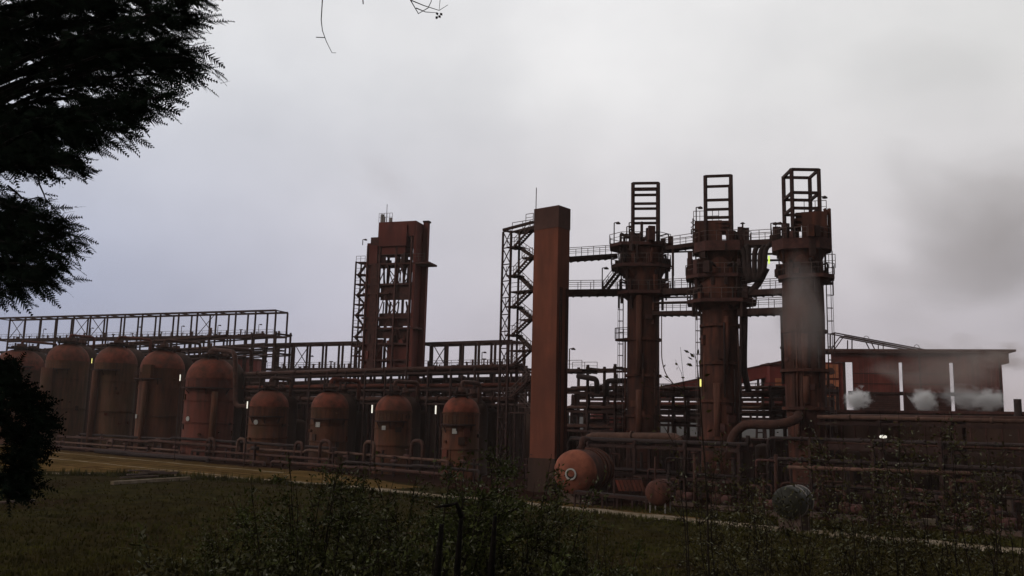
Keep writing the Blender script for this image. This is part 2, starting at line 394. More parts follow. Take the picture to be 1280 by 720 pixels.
# ------------------------------------------------------------------ stair tower beside the pillar
def stair_tower():
    k = PK+0.5
    root = thing('stair_tower', 'open zigzag steel stair tower on the left side of the plain pillar', 'stair tower', gp(645, k))
    def q(px, py, kk=k):            # point in row plane from picture position
        return R(px+(530-py)*0.026*0+0, py, kk)
    ztop = q(629, 290).z
    posts = []
    x0 = gp(629, k, 290); x1 = gp(639, k, 290)
    for i, (b, kk) in enumerate(((x0, 0), (x1, 0), (x0, 1.6), (x1, 1.6))):
        p = b+VV*kk; posts.append(p)
        MB().beam(p, p+UP*ztop, 0.2).build('post', 'steel', root)
    m = MB(); n = 15
    for i in range(n):
        a = ztop*i/n; b = ztop*(i+1)/n
        for (p, r_) in ((posts[0], posts[1]),):
            m.beam(p+UP*a, r_+UP*b, 0.09); m.beam(p+UP*b, r_+UP*a, 0.09); m.beam(p+UP*b, r_+UP*b, 0.12)
    m.build('lattice', 'steel', root)
    right = gp(666, k, 300); left = gp(640, k, 300)
    zs = [q(650, y).z for y in (288, 307, 323, 343, 364, 382, 400, 418, 438, 457, 476, 496, 516)]
    for i, z in enumerate(zs):
        px = (right if i % 2 == 0 else left)
        fm = MB()
        if i % 2 == 0:
            a = left+UP*z; b = right+UP*z
            fm.quadbox(a.lerp(b, 0.5)+VV*.8, (b-a)/2, VV*.8, UP*0.09) if i in (0, 4, 8, 12) else fm.quadbox(a.lerp(b, 0.75)+VV*.8, (b-a)/4, VV*.8, UP*0.09)
        else:
            a = gp(634, k, 300)+UP*z; b = left+(right-left)*0.25+UP*z
            fm.quadbox(a.lerp(b, 0.5)+VV*.8, (b-a)/2, VV*.8, UP*0.09)
        l = fm.build('landing', 'steel', root)
        rm = MB(); a2 = a if i % 2 else a.lerp(b, 0.5 if i not in (0, 4, 8) else 0); rail(rm, [a2, b]); rm.build('railing', 'rail', l)
    for i in range(len(zs)-1):
        off = 0.4 if i % 2 == 0 else 1.2
        a = (right if i % 2 == 0 else left)+UP*zs[i]+VV*off
        b = (left if i % 2 == 0 else right)+UP*zs[i+1]+VV*off
        a, b = a.lerp(b, 0.12), a.lerp(b, 0.88); a.z = zs[i]; b.z = zs[i+1]
        fm = MB().beam(a-VV*0.45, b-VV*0.45, 0.09, 0.26).beam(a+VV*0.3, b+VV*0.3, 0.09, 0.26)
        n = 9
        for j in range(n):
            c = a.lerp(b, (j+.5)/n); fm.quadbox(c, U*0.14, VV*0.45, UP*0.02)
        f = fm.build('stair_flight', 'steel', root)
        rm = MB(); rail(rm, [a-VV*0.45, b-VV*0.45], 1.0, 1.0); rm.build('handrail', 'rail', f)
    # roof frame
    z = ztop+0.25
    m = MB(); a = posts[0]+UP*z; b = right+UP*(z+0.4)
    m.beam(a, b, 0.3); m.beam(a+VV*1.6, b+VV*1.6, 0.22); m.beam(a, a+VV*1.6, 0.22)
    m.build('top_frame', 'steel', root)
    m = MB(); rail(m, [right.lerp(left, 0.35)+UP*(z+0.5), right+UP*(z+0.5)], 1.0, 0.8); m.build('top_railing', 'rail', root)
stair_tower()

# ------------------------------------------------------------------ bridges (walkways)
def bridge(label, a, b, w=1.6, th=0.55, rail_=True, truss=False, name='walkway', mt='steel', cat='walkway', group=None, lamps=()):
    a = V(a); b = V(b); root = thing(name, label, cat, (a+b)/2, group)
    d = (b-a).normalized(); s_ = d.cross(UP).normalized()
    if s_.y > 0: s_ = -s_
    m = MB().beam(a+s_*w/2-UP*th/2, b+s_*w/2-UP*th/2, 0.14, th).beam(a-s_*w/2-UP*th/2, b-s_*w/2-UP*th/2, 0.14, th)
    n = max(2, int((b-a).length/0.9))
    for i in range(n+1): c = a.lerp(b, i/n)-UP*th; m.beam(c+s_*w/2, c-s_*w/2, 0.12, 0.2)
    m.build('girder', mt, root)
    MB().beam(a-UP*0.03, b-UP*0.03, w, 0.06).build('deck', mt, root)
    if rail_:
        for t in (1, -1):
            m = MB(); rail(m, [a+s_*t*w/2, b+s_*t*w/2]); m.build('railing', 'rail', root)
    if truss:
        m = MB(); n = max(2, int((b-a).length/1.8))
        for t in (1, -1):
            for i in range(n):
                c = a.lerp(b, i/n)+s_*t*w/2; e = a.lerp(b, (i+1)/n)+s_*t*w/2
                m.beam(c-UP*th, e, 0.07) if i % 2 else m.beam(c, e-UP*th, 0.07)
        m.build('bracing', mt, root)
    for f in lamps: lampstick(root, a.lerp(b, f)+s_*w/2)
    return root

# ------------------------------------------------------------------ three digester towers
TK = 25
TW = {}
def tower(idx, px, prof, label, cage, deckys, extra):
    b = gp(px, TK, 420); root = thing('process_tower', label, 'tower', b)
    mp = mpp(b+UP*18); zy = lambda y: R(px, y, TK).z
    n_ = (V((CP.x, CP.y, 0))-b).normalized(); ri = V((-n_.y, n_.x, 0))
    # shaft body
    body = [(0, prof[0][1]*mp)]+[(zy(y), w*mp) for y, w in prof]
    body.append((body[-1][0], 0.01))
    solid_lathe(b, body, 28).build('shaft', 'shaft', root)
    # stiffening rings
    for y, w in extra['rings']:
        z = zy(y); solid_lathe(b, [(z-0.16, w*mp*0.97), (z-0.16, w*mp+0.22), (z+0.16, w*mp+0.22), (z+0.16, w*mp*0.97)], 28, smooth=False).build('flange_ring', 'shaft', root)
    # decks: (y, left px, right px, thickness, cone)
    top = None
    for (y, xl, xr, inner, drop) in deckys:
        z = zy(y); c = R((xl+xr)/2, y, TK); c.z = 0; c = b.lerp(c, 1.0)
        hw = (xr-xl)/2*mp
        hy = hw*0.8
        fm = MB()
        ax = ri; ay = n_
        # octagonal deck
        poly = []
        for (x_, y_) in ((1, .45), (.6, 1), (-.6, 1), (-1, .45), (-1, -.45), (-.6, -1), (.6, -1), (1, -.45)):
            poly.append(c+ax*hw*x_+ay*hy*y_)
        th_ = 1.15 if (idx > 1 and top is None) else .4; top = 1; prism(fm, poly, z-th_, z)
        dk = fm.build('deck', 'steel_red', root)
        # conical bracket underneath
        cm_ = MB(); i = 0
        for q in poly: cm_.v.append(b.lerp(V((q.x, q.y, 0)), .82)+UP*(z-th_-.01))
        for q in poly:
            e = b+(q-c)*(inner*mp/hw)
            cm_.v.append(V((e.x, e.y, z-th_-.01-drop*mp)))
        for j in range(8): cm_.f.append([j, (j+1) % 8, 8+(j+1) % 8, 8+j]); cm_.sm.append(False)
        cm_.build('support_cone', 'shaft', dk)
        rm = MB(); rail(rm, [V((q.x, q.y, z)) for q in poly+poly[:1]], 1.15, 1.1); rm.build('railing', 'rail', dk)
    # struts and gear around the decks
    rr = random.Random(idx*17)
    zs_ = [(zy(d[0]), (d[2]-d[1])/2*mp) for d in deckys]
    for (za_, ra), (zb_, rb) in zip(zs_[:-1], zs_[1:]):
        rmin = min(ra, rb)*.86
        for a in (-1.45, -.9, .85, 1.4, 2.3, -2.3):
            dd = n_*math.cos(a)+ri*math.sin(a); MB().beam(b+dd*rmin*.95+UP*zb_, b+dd*rmin+UP*za_, rr.uniform(.09, .2)).build('strut', 'steel', root)
        for a in (-1.2, 1.15):
            dd = n_*math.cos(a)+ri*math.sin(a); MB().beam(b+dd*rmin*.6+UP*(zb_+.1), b+dd*rmin+UP*za_, .12).build('strut', 'steel', root)
    for (zd_, rd_) in zs_:
        for j in range(24):
            a = rr.choice((-1, 1))*rr.uniform(.2, 2.0); dd = n_*math.cos(a)+ri*math.sin(a); s2 = V((-dd.y, dd.x, 0)); q = b+dd*rd_*rr.uniform(.62, .95)
            if rr.random() < .45: MB().box(q, s2, dd, zd_, zd_+rr.uniform(.4, 2.1), rr.uniform(.08, .45), rr.uniform(.1, .3)).build('deck_box', rr.choice(['steel', 'steel_red', 'shaft']), root)
            elif rr.random() < .5: MB().tube(arc_path([q+UP*zd_, q+UP*(zd_+rr.uniform(.8, 1.8)), q-dd*rd_*.4+UP*(zd_+1.0)], .3), rr.uniform(.07, .16), 6).build('deck_pipe', 'pipe_dark', root)
            else: MB().box(q, s2, dd, zd_-rr.uniform(.9, 2.2), zd_-.36, rr.uniform(.06, .35), rr.uniform(.06, .2)).build('hanger', 'steel', root)
    for j in range(5):
        a = rr.uniform(-1.4, 1.4); dd = n_*math.cos(a)+ri*math.sin(a); z0 = zy(rr.uniform(560, 480)); z1 = zy(rr.uniform(470, 385)); q = b+dd*(prof[1][1]*mp+.28)
        MB().tube([q+UP*z0, q+UP*z1], rr.uniform(.05, .12), 6).build('side_pipe', rr.choice(['pipe', 'pipe_dark', 'shaft_light']), root)
    # vertical duct on the front face
    for (x, y0, y1, w, mt) in extra['ducts']:
        p = b+ri*((x-px)*mp)+n_*(math.sqrt(max(0.1, (prof[2][1]*mp)**2-((x-px)*mp)**2))+w*mp*0.15)
        MB().tube([p+UP*zy(y0), p+UP*zy(y1)], w*mp/2, 10).build('riser_duct', mt, root)
    # small manways/brackets and dirt ledges scattered on shaft
    rr = random.Random(idx)
    for j in range(9):
        y = rr.uniform(380, 560); a = rr.uniform(-1.1, 1.1); w = prof[1][1]*mp
        p = b+(n_*math.cos(a)+ri*math.sin(a))*(w+0.05); d = (n_*math.cos(a)+ri*math.sin(a))
        s2 = V((-d.y, d.x, 0)); MB().quadbox(p+UP*zy(y), d*0.22, s2*rr.uniform(.2, .5), UP*rr.uniform(.15, .5)).build('bracket', rr.choice(['shaft_light', 'shaft', 'steel_red']), root)
    # ladder
    lx = extra['ladder']; p = b+ri*((lx-px)*mp)
    m = MB(); ladder(m, p+UP*zy(560), p+UP*zy(deckys[-1][0]), 0.5, n_); m2 = MB(); cagehoops(m2, p+UP*zy(540), p+UP*zy(deckys[-1][0]), ri*(1 if lx > px else -1), n_)
    l = m.build('ladder', 'rail', root); m2.build('ladder_cage', 'rail', l)
    # lifting frame on the top
    (xl, xr, yt, yb, yaw, dep, bars) = cage
    zt = R((xl+xr)/2, yt, TK).z; zb = zy(yb)
    c = R((xl+xr)/2, yt, TK); c.z = 0; hw = (xr-xl)/2*mp*0.97
    ax = V((math.cos(yaw), math.sin(yaw), 0)); ay = V((-math.sin(yaw), math.cos(yaw), 0))
    fm = MB(); cs = [c-ax*hw, c+ax*hw, c+ax*hw+ay*dep, c-ax*hw+ay*dep]
    for q in cs: fm.beam(q+UP*zb, q+UP*zt, 0.34, 0.34)
    for y in bars:
        z = R((xl+xr)/2, y, TK).z
        for j in range(4): fm.beam(cs[j]+UP*z, cs[(j+1) % 4]+UP*z, 0.26, 0.3)
    fm.build('hoist_frame', 'steel', root)
    return root, b, mp, n_, ri, zy
t1 = tower(1, 804, [(600, 20.5), (450, 20), (400, 20), (350, 20), (344, 21), (338, 24), (330, 24), (312, 24)],
    'rusty column tower nearest the plain pillar, topped by a ladder-like open frame', (790.5, 823.5, 228.5, 306, -0.14, 2.6, (229, 237, 254.5, 273)),
    [(307, 762, 838, 24, 9), (333, 764, 838, 22, 12), (366, 772, 838, 20, 5)],
    dict(rings=[(425, 20), (470, 20.5), (520, 20.5), (545, 20.5)], ducts=[(799, 372, 470, 8, 'shaft_light'), (799, 488, 545, 8, 'shaft_light')], ladder=779))
t2 = tower(2, 900.5, [(600, 25), (450, 23), (400, 22), (388, 22.5), (380, 29), (350, 29), (346, 21), (322, 21)],
    'middle column tower with dark double skirt platforms and open box frame on top', (881, 914, 219, 303, -0.22, 4.6, (220, 250, 272)),
    [(306, 868, 938, 22, 12), (346, 858, 937, 27, 6), (377, 860, 944, 23, 8)],
    dict(rings=[(408, 23), (455, 23.5), (502, 24), (548, 24.5)], ducts=[(908, 398, 470, 7, 'shaft'), (896, 480, 545, 9, 'shaft_light')], ladder=877))
t3 = tower(3, 1005, [(600, 21), (530, 22), (512, 23.5), (430, 25), (400, 25.5), (350, 25), (345, 21), (318, 21)],
    'right-hand column tower with smoke drifting across it, nearest the long red building', (988.5, 1024, 211, 300, -0.03, 3.2, (212, 241, 260.5)),
    [(302, 966, 1037, 23, 14), (346, 974, 1041, 25, 6)],
    dict(rings=[(415, 25), (464, 27), (511, 26), (548, 22)], ducts=[(1006, 420, 462, 9, 'shaft_light'), (1006, 472, 505, 8, 'shaft_light'), (995, 516, 560, 6, 'shaft_light')], ladder=1033))
def top_gear():
    # tower 1 : small gear and lamps
    root, b, mp, n_, ri, zy = t1
    z = zy(307)
    for x in (767, 783, 786): lampstick(root, b+ri*((x-804)*mp)+UP*z, 2.9 if x != 783 else 2.4)
    MB().box(b+ri*(-8*mp), ri, n_, z, z+1.5, 0.5, 0.4).tube([b+ri*(0)+UP*z, b+UP*(z+0.8), b+ri*1.2+UP*(z+1.1)], 0.3).build('valve_gear', 'steel', root)
    MB().tube([b-ri*0.2+UP*z, b-ri*0.2+UP*(z+3.0)], 0.18).build('vent_pipe', 'steel', root)
    p = b+ri*(20*mp)+n_*1.0; MB().beam(p+UP*zy(325), p+UP*zy(313), 0.13).build('green_lamp', 'lamp_green', root)
    m = MB(); x = b+ri*(37*mp)
    for y0 in (312,): m.beam(x+UP*zy(345), x+UP*zy(308), 0.2); m.beam(x+UP*zy(335), b+ri*21*mp+UP*zy(320), 0.15); m.beam(x+UP*zy(334), b+ri*21*mp+UP*zy(345), .1)
    m.build('outer_bracing', 'steel', root)
    a = b-ri*(20*mp); m = MB(); z = zy(424)
    pl = []
    for j in range(9):
        t = math.pi*(0.5+j/8); pl.append(b-ri*(18*mp)+ri*(math.cos(t)*17*mp)+n_*(math.sin(t)*11*mp))
    prism(m, pl, z-0.25, z); o = m.build('side_platform', 'steel_red', root)
    rm = MB(); rail(rm, [q+UP*z for q in pl], 1.3, 0.6); rm.build('railing', 'rail', o)
    # tower 2
    root, b, mp, n_, ri, zy = t2; z = zy(306)
    c = b+ri*((887-900.5)*mp)-n_*1.0
    hb = MB().box(c, ri, n_, z, zy(275), 18*mp/1.0*0.95, 1.0).build('machine_house', 'shaft', root)
    m = MB()
    for y in (276, 281, 286): m.box(c+ri*(18*mp)+UP*0, ri, n_, zy(y+3), zy(y), (290-y)*0.04+0.3, 1.1)
    m.build('hopper', 'shaft', hb)
    m = MB(); xx = b+ri*((868-900.5)*mp)
    m.beam(xx+UP*z, xx+UP*zy(272), 0.12)
    for y in (280, 286, 292, 298): m.tube([xx+ri*0.2+UP*zy(y), xx-ri*0.25+UP*zy(y-3), xx+ri*0.2+UP*zy(y-6)], 0.06, 5)
    m.build('hose_reel', 'steel', root)
    rm = MB(); rail(rm, [c-ri*1.7+UP*zy(275), c+ri*1.2+UP*zy(275)], 1.4, 0.7); rm.build('roof_railing', 'rail', hb)
    lampstick(root, b+ri*((872-900.5)*mp)+UP*zy(275), 1.6); lampstick(root, b+ri*((868-900.5)*mp)-ri*0.2+UP*zy(292), 0.6)
    m = MB()
    rr = random.Random(3)
    for j in range(9):
        p = b+ri*(rr.uniform(24, 34)*mp)+n_*rr.uniform(-1, 1); h = rr.uniform(0.5, 2.2)
        m.box(p, ri, n_, z, z+h, rr.uniform(.12, .4), rr.uniform(.12, .3))
    m.lathe(b+ri*(29*mp)+UP*(z+1.6), [(0, .1), (.05, .42), (.3, .42), (.35, .1), (.8, .1), (.85, .3), (1.0, .1)], 10)
    m.build('valve_gear', 'steel', root)
    m = MB(); z2 = zy(346)
    for j in range(8):
        p = b-ri*(rr.uniform(22, 38)*mp)+n_*rr.uniform(-1, 1); h = rr.uniform(0.8, 3.0); m.box(p, ri, n_, z2, z2+h, rr.uniform(.08, .3), .2)
    m.build('pump_group', 'steel_red', root)
    for x in (861, 867): lampstick(root, b+ri*((x-900.5)*mp)+UP*z2, 2.0)
    p = b+ri*(25*mp)+n_*0.6; MB().beam(p+UP*zy(346), p+UP*zy(333), 0.13).build('green_lamp', 'lamp_green', root)
    p = b-ri*(24.5*mp)+n_*1.0; MB().beam(p+UP*zy(484), p+UP*zy(475), 0.13).build('yellow_lamp', 'lamp_yellow', root)
    # tower 3
    root, b, mp, n_, ri, zy = t3; z = zy(303)
    c = b+ri*((1021-1005)*mp)-n_*0.8
    hb = MB().box(c, ri, n_, z, zy(266), 15.5*mp, 1.3).build('machine_house', 'shaft', root)
    m = MB()
    for y in (266, 273, 280, 288): m.box(c-ri*(17*mp+0.02*(y-266)), ri, n_, zy(y+4), zy(y), 0.5+0.03*(y-266)*(1 if y < 274 else -.3), 1.2)
    m.build('hopper', 'shaft', hb)
    m = MB(); xx = b+ri*((1039-1005)*mp)
    m.beam(xx+UP*zy(315), xx+UP*zy(262), 0.3)
    m.beam(xx-ri*0.5+UP*zy(262), xx+UP*zy(270), 0.3)
    m.build('side_mast', 'shaft', root)
    rm = MB(); rail(rm, [c-ri*1.0+UP*zy(266), c+ri*1.3+UP*zy(266)], 1.5, 0.5); rm.build('roof_railing', 'rail', hb)
    lampstick(root, c+ri*0.7+UP*zy(266), 1.9)
    for x, y in ((968, 303), (974, 303)): lampstick(root, b+ri*((x-1005)*mp)+UP*zy(y), 2.3)
    m = MB()
    for j in range(7):
        p = b-ri*(rr.uniform(14, 34)*mp)+n_*rr.uniform(-1, 1); h = rr.uniform(0.3, 0.9); m.box(p, ri, n_, z, z+h, rr.uniform(.3, .7), .4)
    m.build('valve_gear', 'steel', root)
    p = b-ri*(40*mp)+n_*0.4; MB().beam(p+UP*zy(329), p+UP*zy(319), 0.13).build('green_lamp', 'lamp_green', root)
    m = MB(); x = b+ri*(36*mp); m.beam(x+UP*zy(370), x+UP*zy(315), 0.1); m.beam(x+UP*zy(355), x+ri*-1+UP*zy(355), .3); rail(m, [x-ri*1+UP*zy(336), x+ri*0.3+UP*zy(336)], 1.5, .5)
    m.build('outer_ladder', 'rail', root)
top_gear()
def X(px, py, k=TK): return R(px, py, k)
bridge('upper railed walkway from the plain pillar to the first column tower', X(708, 322, 19), X(768, 318, TK), 1.5, 0.5, truss=True)
bridge('lower railed walkway from the plain pillar to the first column tower', X(708, 363, 19), X(788, 362, TK), 1.6, 0.7, truss=True, lamps=(0.53,))
bridge('upper walkway between the first and middle column towers', X(836, 309), X(872, 304), 1.4, 0.45)
bridge('middle walkway between the first and middle column towers', X(824, 362), X(872, 360), 1.5, 0.7, truss=True)
bridge('lowest walkway between the first and middle column towers', X(820, 390), X(872, 389), 1.5, 0.45)
bridge('upper walkway between the middle and right column towers', X(934, 302), X(972, 300), 1.6, 0.6, truss=True)
bridge('middle walkway between the middle and right column towers', X(930, 364), X(985, 361), 1.5, 0.6, truss=True)
bridge('lowest walkway between the middle and right column towers', X(925, 387), X(985, 385), 1.5, 0.7)
def stair(label, a, b, w=0.9):
    root = thing('stair', label, 'stair', (a+b)/2); s_ = VV
    m = MB().beam(a-s_*w/2, b-s_*w/2, 0.1, 0.34).beam(a+s_*w/2, b+s_*w/2, 0.1, 0.34)
    n = int((b-a).length/0.35)
    for j in range(n): c = a.lerp(b, (j+.5)/n); m.quadbox(c, U*0.13, s_*w/2, UP*0.02)
    m.build('flight', 'steel', root)
    for t in (-1, 1):
        m = MB(); rail(m, [a+s_*t*w/2, b+s_*t*w/2], 1.0, 1.0); m.build('handrail', 'rail', root)
stair('short steep stair climbing to the lower deck of the first column tower', X(756, 363, 23), X(776, 337, 23))

# ---- pipes ------------------------------------------------------------
def pipe(label, pts, r, mt='pipe', group=None, bend=0.8, name='pipe', flanges=True, cat='pipe'):
    ps = arc_path(pts, bend) if len(pts) > 2 else [V(p) for p in pts]
    root = thing(name, label, cat, ps[0], group)
    MB().tube(ps, r, 8).build('tube', mt, root)
    if flanges and (ps[-1]-ps[0]).length > 6:
        a = ps[len(ps)//2-1]; b = ps[len(ps)//2] if len(ps) > 2 else ps[-1]; d = (b-a); L_ = d.length
        if L_ > 4:
            d.normalize()
            for i in range(min(6, int(L_/5))):
                c = a+d*(L_*(i+.5)/min(6, int(L_/5)))
                MB().tube([c-d*0.12, c+d*0.12], r*1.45, 10).build('flange', mt, root)
    return root
for j, (x, y0, y1) in enumerate(((931, 345, 306), (936, 342, 306), (943, 344, 308), (950, 343, 310), (956, 340, 312))):
    dx = (-4, -2, 2, 4, 5)[j]
    pipe(('leftmost', 'second from left', 'middle', 'fourth from left', 'rightmost')[j]+' of five dark looping pipes between the two right towers', [X(x+dx*1.6, y0-36, 24), X(x+dx*.3, y0-30, 24), X(x, y0-20, 24), X(x, y0-6, 24), X(944+(x-944)*0.5, y0+8, 24)], 0.3, 'pipe_dark', 'looping pipes between the two right towers', 0.9, flanges=False)
pipe('broad sloping pipe running down left from the looping pipe bundle', [X(958, 335, 24.5), X(948, 355, 24.5), X(926, 378, 24.5)], 0.42, 'pipe_dark', flanges=False)
for j, y in enumerate((318, 326)):
    pipe('thin cross pipe just %s the looping pipes between the two right towers' % ('above the middle of', 'below the top of')[j], [X(922, y, 26), X(985, y-1, 26)], 0.12, 'pipe_dark', flanges=False)
for j, (y, w) in enumerate(((372, .1), (379, .13))):
    pipe(('upper' if j == 0 else 'lower')+' thin pipe under the middle walkway between first and middle towers', [X(824, y, 25), X(878, y-1, 25)], w, 'pipe_dark', flanges=False)
pipe('thin pipe under the upper walkway between first and middle towers', [X(826, 316, 25), X(845, 315, 25), X(880, 314, 25)], 0.1, 'pipe_dark', flanges=False)
pipe('slim upright between the walkways right of the first column tower', [X(841, 312, 24), X(841, 361, 24)], 0.13, 'steel', flanges=False)
pipe('large upright pipe with valve close to the right side of the middle tower', [X(931, 393, 26), X(930, 440, 26), X(930, 465, 26), X(936, 490, 26)], 0.36, 'pipe_dark')
pipe('slim upright pipe against the right side of the middle tower', [X(926, 393, 24.5), X(925, 560, 24.5)], 0.14, 'pipe_dark')
pipe('slim upright pipe standing left of the middle tower', [X(876.5, 392, 24), X(877, 520, 24)], 0.15, 'pipe_dark')
pipe('upright pipe with fat black dampers left of the right tower', [X(977, 390, 24), X(979, 480, 24)], 0.17, 'pipe_dark')
pipe('fat brown pipe sweeping left from the foot of the right tower', [X(1000, 512, 25), X(997, 524, 21), X(975, 531, 20), X(930, 530, 20), X(915, 545, 20), X(912, 575, 20)], 0.5, 'pipe', bend=1.2)
pipe('thin hanging hose right of the first column tower', [X(827, 395, 24), X(827, 450, 24), X(832, 468, 24), X(842, 480, 24)], 0.06, 'rail', flanges=False)

# ------------------------------------------------------------------ far left tower building
def left_tower():
    k = 38; dp = 3.6; fr = gp(518, k, 330); U_ = V((-.954, .30, 0)); D_ = V((.30, .954, 0)); zr = R(500, 330, k).z; w_ = 4.0
    while proj(fr+U_*w_+UP*zr)[0] > 458: w_ += .05
    fl = fr+U_*w_
    root = thing('tower_building', 'tall red open-floored tower building with chimney in the left half', 'tower', fr)
    z = lambda y, x=485: R(x, y, k).z
    Wd = (fl-fr).length
    def q(a, b=0.0): return fr+(fl-fr)*a+D_*dp*b       # a 0 right .. 1 left
    # solid right side wall column
    prism(MB(), [q(-0.02), q(0.035), q(0.035, 1), q(-0.02, 1)], 0, z(285)).build('side_wall', 'tower_red', root)
    prism(MB(), [q(-0.12, .75), q(-0.025, .75), q(-0.025, 1.0), q(-0.12, 1.0)], z(470), z(273, 525)).build('chimney', 'tower_red', root)
    prism(MB(), [q(-0.14, .72), q(-0.015, .72), q(-0.015, 1.03), q(-0.14, 1.03)], z(273, 525), z(271, 525)).build('chimney_cap', 'steel', root)
    # upper housing with chamfered hopper
    prism(MB(), [q(0.0), q(0.78), q(0.78, 1), q(0.0, 1)], z(300), z(282)).build('upper_housing', 'tower_red', root)
    m = MB(); a0, a1 = 0.12, 0.74
    zz0 = z(322); zz1 = z(286)
    prism(m, [q(a0+.05, -.1), q(a1, -.1), q(a1, .8), q(a0+.05, .8)], z(312), zz1-0.1)
    prism(m, [q(a0+.08, .0), q(a1-.05, .0), q(a1-.05, .8), q(a0+.08, .8)], zz0, z(312))
    m.build('hopper', 'tower_red', root)
    prism(MB(), [q(0.78), q(1.0), q(1.0, 1), q(0.78, 1)], z(332), z(307)).build('side_housing', 'tower_red', root)
    prism(MB(), [q(0.55), q(0.93), q(0.93, 1), q(0.55, 1)], z(310), z(300)).build('stepped_housing', 'steel_red', root)
    # floors
    for i, (y, a_, b_) in enumerate(((332, -.3, 1.05), (357, .0, 1.05), (368, .5, 1.05), (398, .0, 1.05), (411, -.1, 1.05), (430, 0, 1.05), (450, 0, 1.05))):
        prism(MB(), [q(a_), q(b_), q(b_, 1), q(a_, 1)], z(y+2.2), z(y)).build('floor', 'steel_red', root)
    m = MB(); rail(m, [q(-.2)+UP*z(330), q(.75)+UP*z(330)], 1.2, 1.0); m.build('railing', 'rail', root)
    # columns
    for a in (0.07, 0.38, 0.72, 0.98):
        for b in (0.02, 0.98):
            MB().beam(q(a, b), q(a, b)+UP*z(310 if a > .8 else 300), 0.34).build('column', 'steel_red', root)
    # wall panels filling bays
    rr = random.Random(2)
    def panel(a0, a1, y0, y1, b=0.5, mt='tower_red'):
        prism(MB(), [q(a0, b), q(a1, b), q(a1, b+.05), q(a0, b+.05)], z(y1), z(y0)).build('wall_panel', mt, root)
    panel(.74, 1, 332, 470, .2); panel(.06, .70, 359, 377, .15, 'steel_red'); panel(.06, .72, 393, 409, .2, 'steel_red')
    panel(.05, .74, 415, 424, .2, 'steel_red'); panel(.05, .52, 433, 470, .2); panel(.62, .74, 425, 470, .2)
    panel(.36, .43, 334, 357, .15); panel(.13, .17, 334, 357, .15, 'steel'); panel(.76, .9, 334, 470, .02, 'steel_red')
    for (y0, y1, n) in ((334, 357, 7), (378, 393, 6), (410, 415, 4), (424, 432, 5)):
        for i in range(n): a = rr.uniform(.08, .7); MB().beam(q(a, .5)+UP*z(y1), q(a+rr.uniform(-.08, .08), .5)+UP*z(y0), rr.uniform(.1, .3)).build('pipe', rr.choice(['steel', 'steel_red']), root)
    # braces
    for (a, b, y0, y1) in ((.16, .42, 334, 357), (.42, .72, 334, 357), (.2, .3, 334, 357), (.42, .72, 370, 398), (.42, .57, 400, 411), (.16, .42, 412, 430), (.42, .72, 430, 450)):
        m = MB().beam(q(a, .0)+UP*z(y1), q((a+b)/2, .0)+UP*z(y0), 0.14).beam(q((a+b)/2, .0)+UP*z(y0), q(b, .0)+UP*z(y1), 0.14); m.build('brace', 'steel_red', root)
        m = MB().beam(q(a, 1.)+UP*z(y1), q(b, 1.)+UP*z(y0), 0.14).beam(q(a, 1.)+UP*z(y0), q(b, 1.)+UP*z(y1), 0.14); m.build('brace', 'steel_red', root)
    # equipment on the floors
    for i in range(26):
        y = rr.choice((332, 398, 411, 430, 450)); a = rr.uniform(.16, .95); h = rr.uniform(.5, 1.8); b = rr.uniform(.1, .6)
        MB().box(q(a, b), U, VV, z(y), z(y)+h, rr.uniform(.2, .6), .4).build('equipment', rr.choice(['steel', 'steel_red', 'tower_red']), root)
    # stair on the left side
    c0 = q(1.22); c1 = q(1.03)
    ys = [330, 345, 357, 370, 382, 395, 410, 422, 434, 446]
    for c in (c0,): MB().beam(c, c+UP*z(329), 0.22).build('column', 'steel', root); MB().beam(c+D_*2, c+D_*2+UP*z(329), 0.2).build('column', 'steel', root)
    for i, y in enumerate(ys):
        m = MB().quadbox(c0.lerp(c1, .5)+D_*1.0+UP*z(y), (c1-c0)/2, D_*1.0, UP*0.09); l = m.build('stair_landing', 'steel_red', root)
        m = MB(); rail(m, [c0+UP*z(y), c1+UP*z(y)], 1.1, .8); m.build('railing', 'rail', l)
        if i+1 < len(ys):
            a, b = (c0, c1) if i % 2 else (c1, c0); m = MB().beam(a+D_+UP*z(ys[i]), b+D_+UP*z(ys[i+1]), .5, .25); m.build('stair_flight', 'steel', root)
    m = MB(); rail(m, [q(.5)+UP*z(282), q(.78)+UP*z(282)], 1.6, .5); m.build('roof_railing', 'pale_steel', root)
    m = MB().beam(q(.62)+UP*z(282), q(.62)+UP*(z(282)+3.2), 0.07); m.build('antenna', 'steel', root)
    for a, h in ((.7, 1.1), (.55, .8), (.73, 1.5)): MB().box(q(a, .1), U, VV, z(282), z(282)+h, .25, .2).build('roof_box', 'pale_steel', root)
    lampstick(root, q(1.1, 0)+UP*z(309), 1.0)
left_tower()

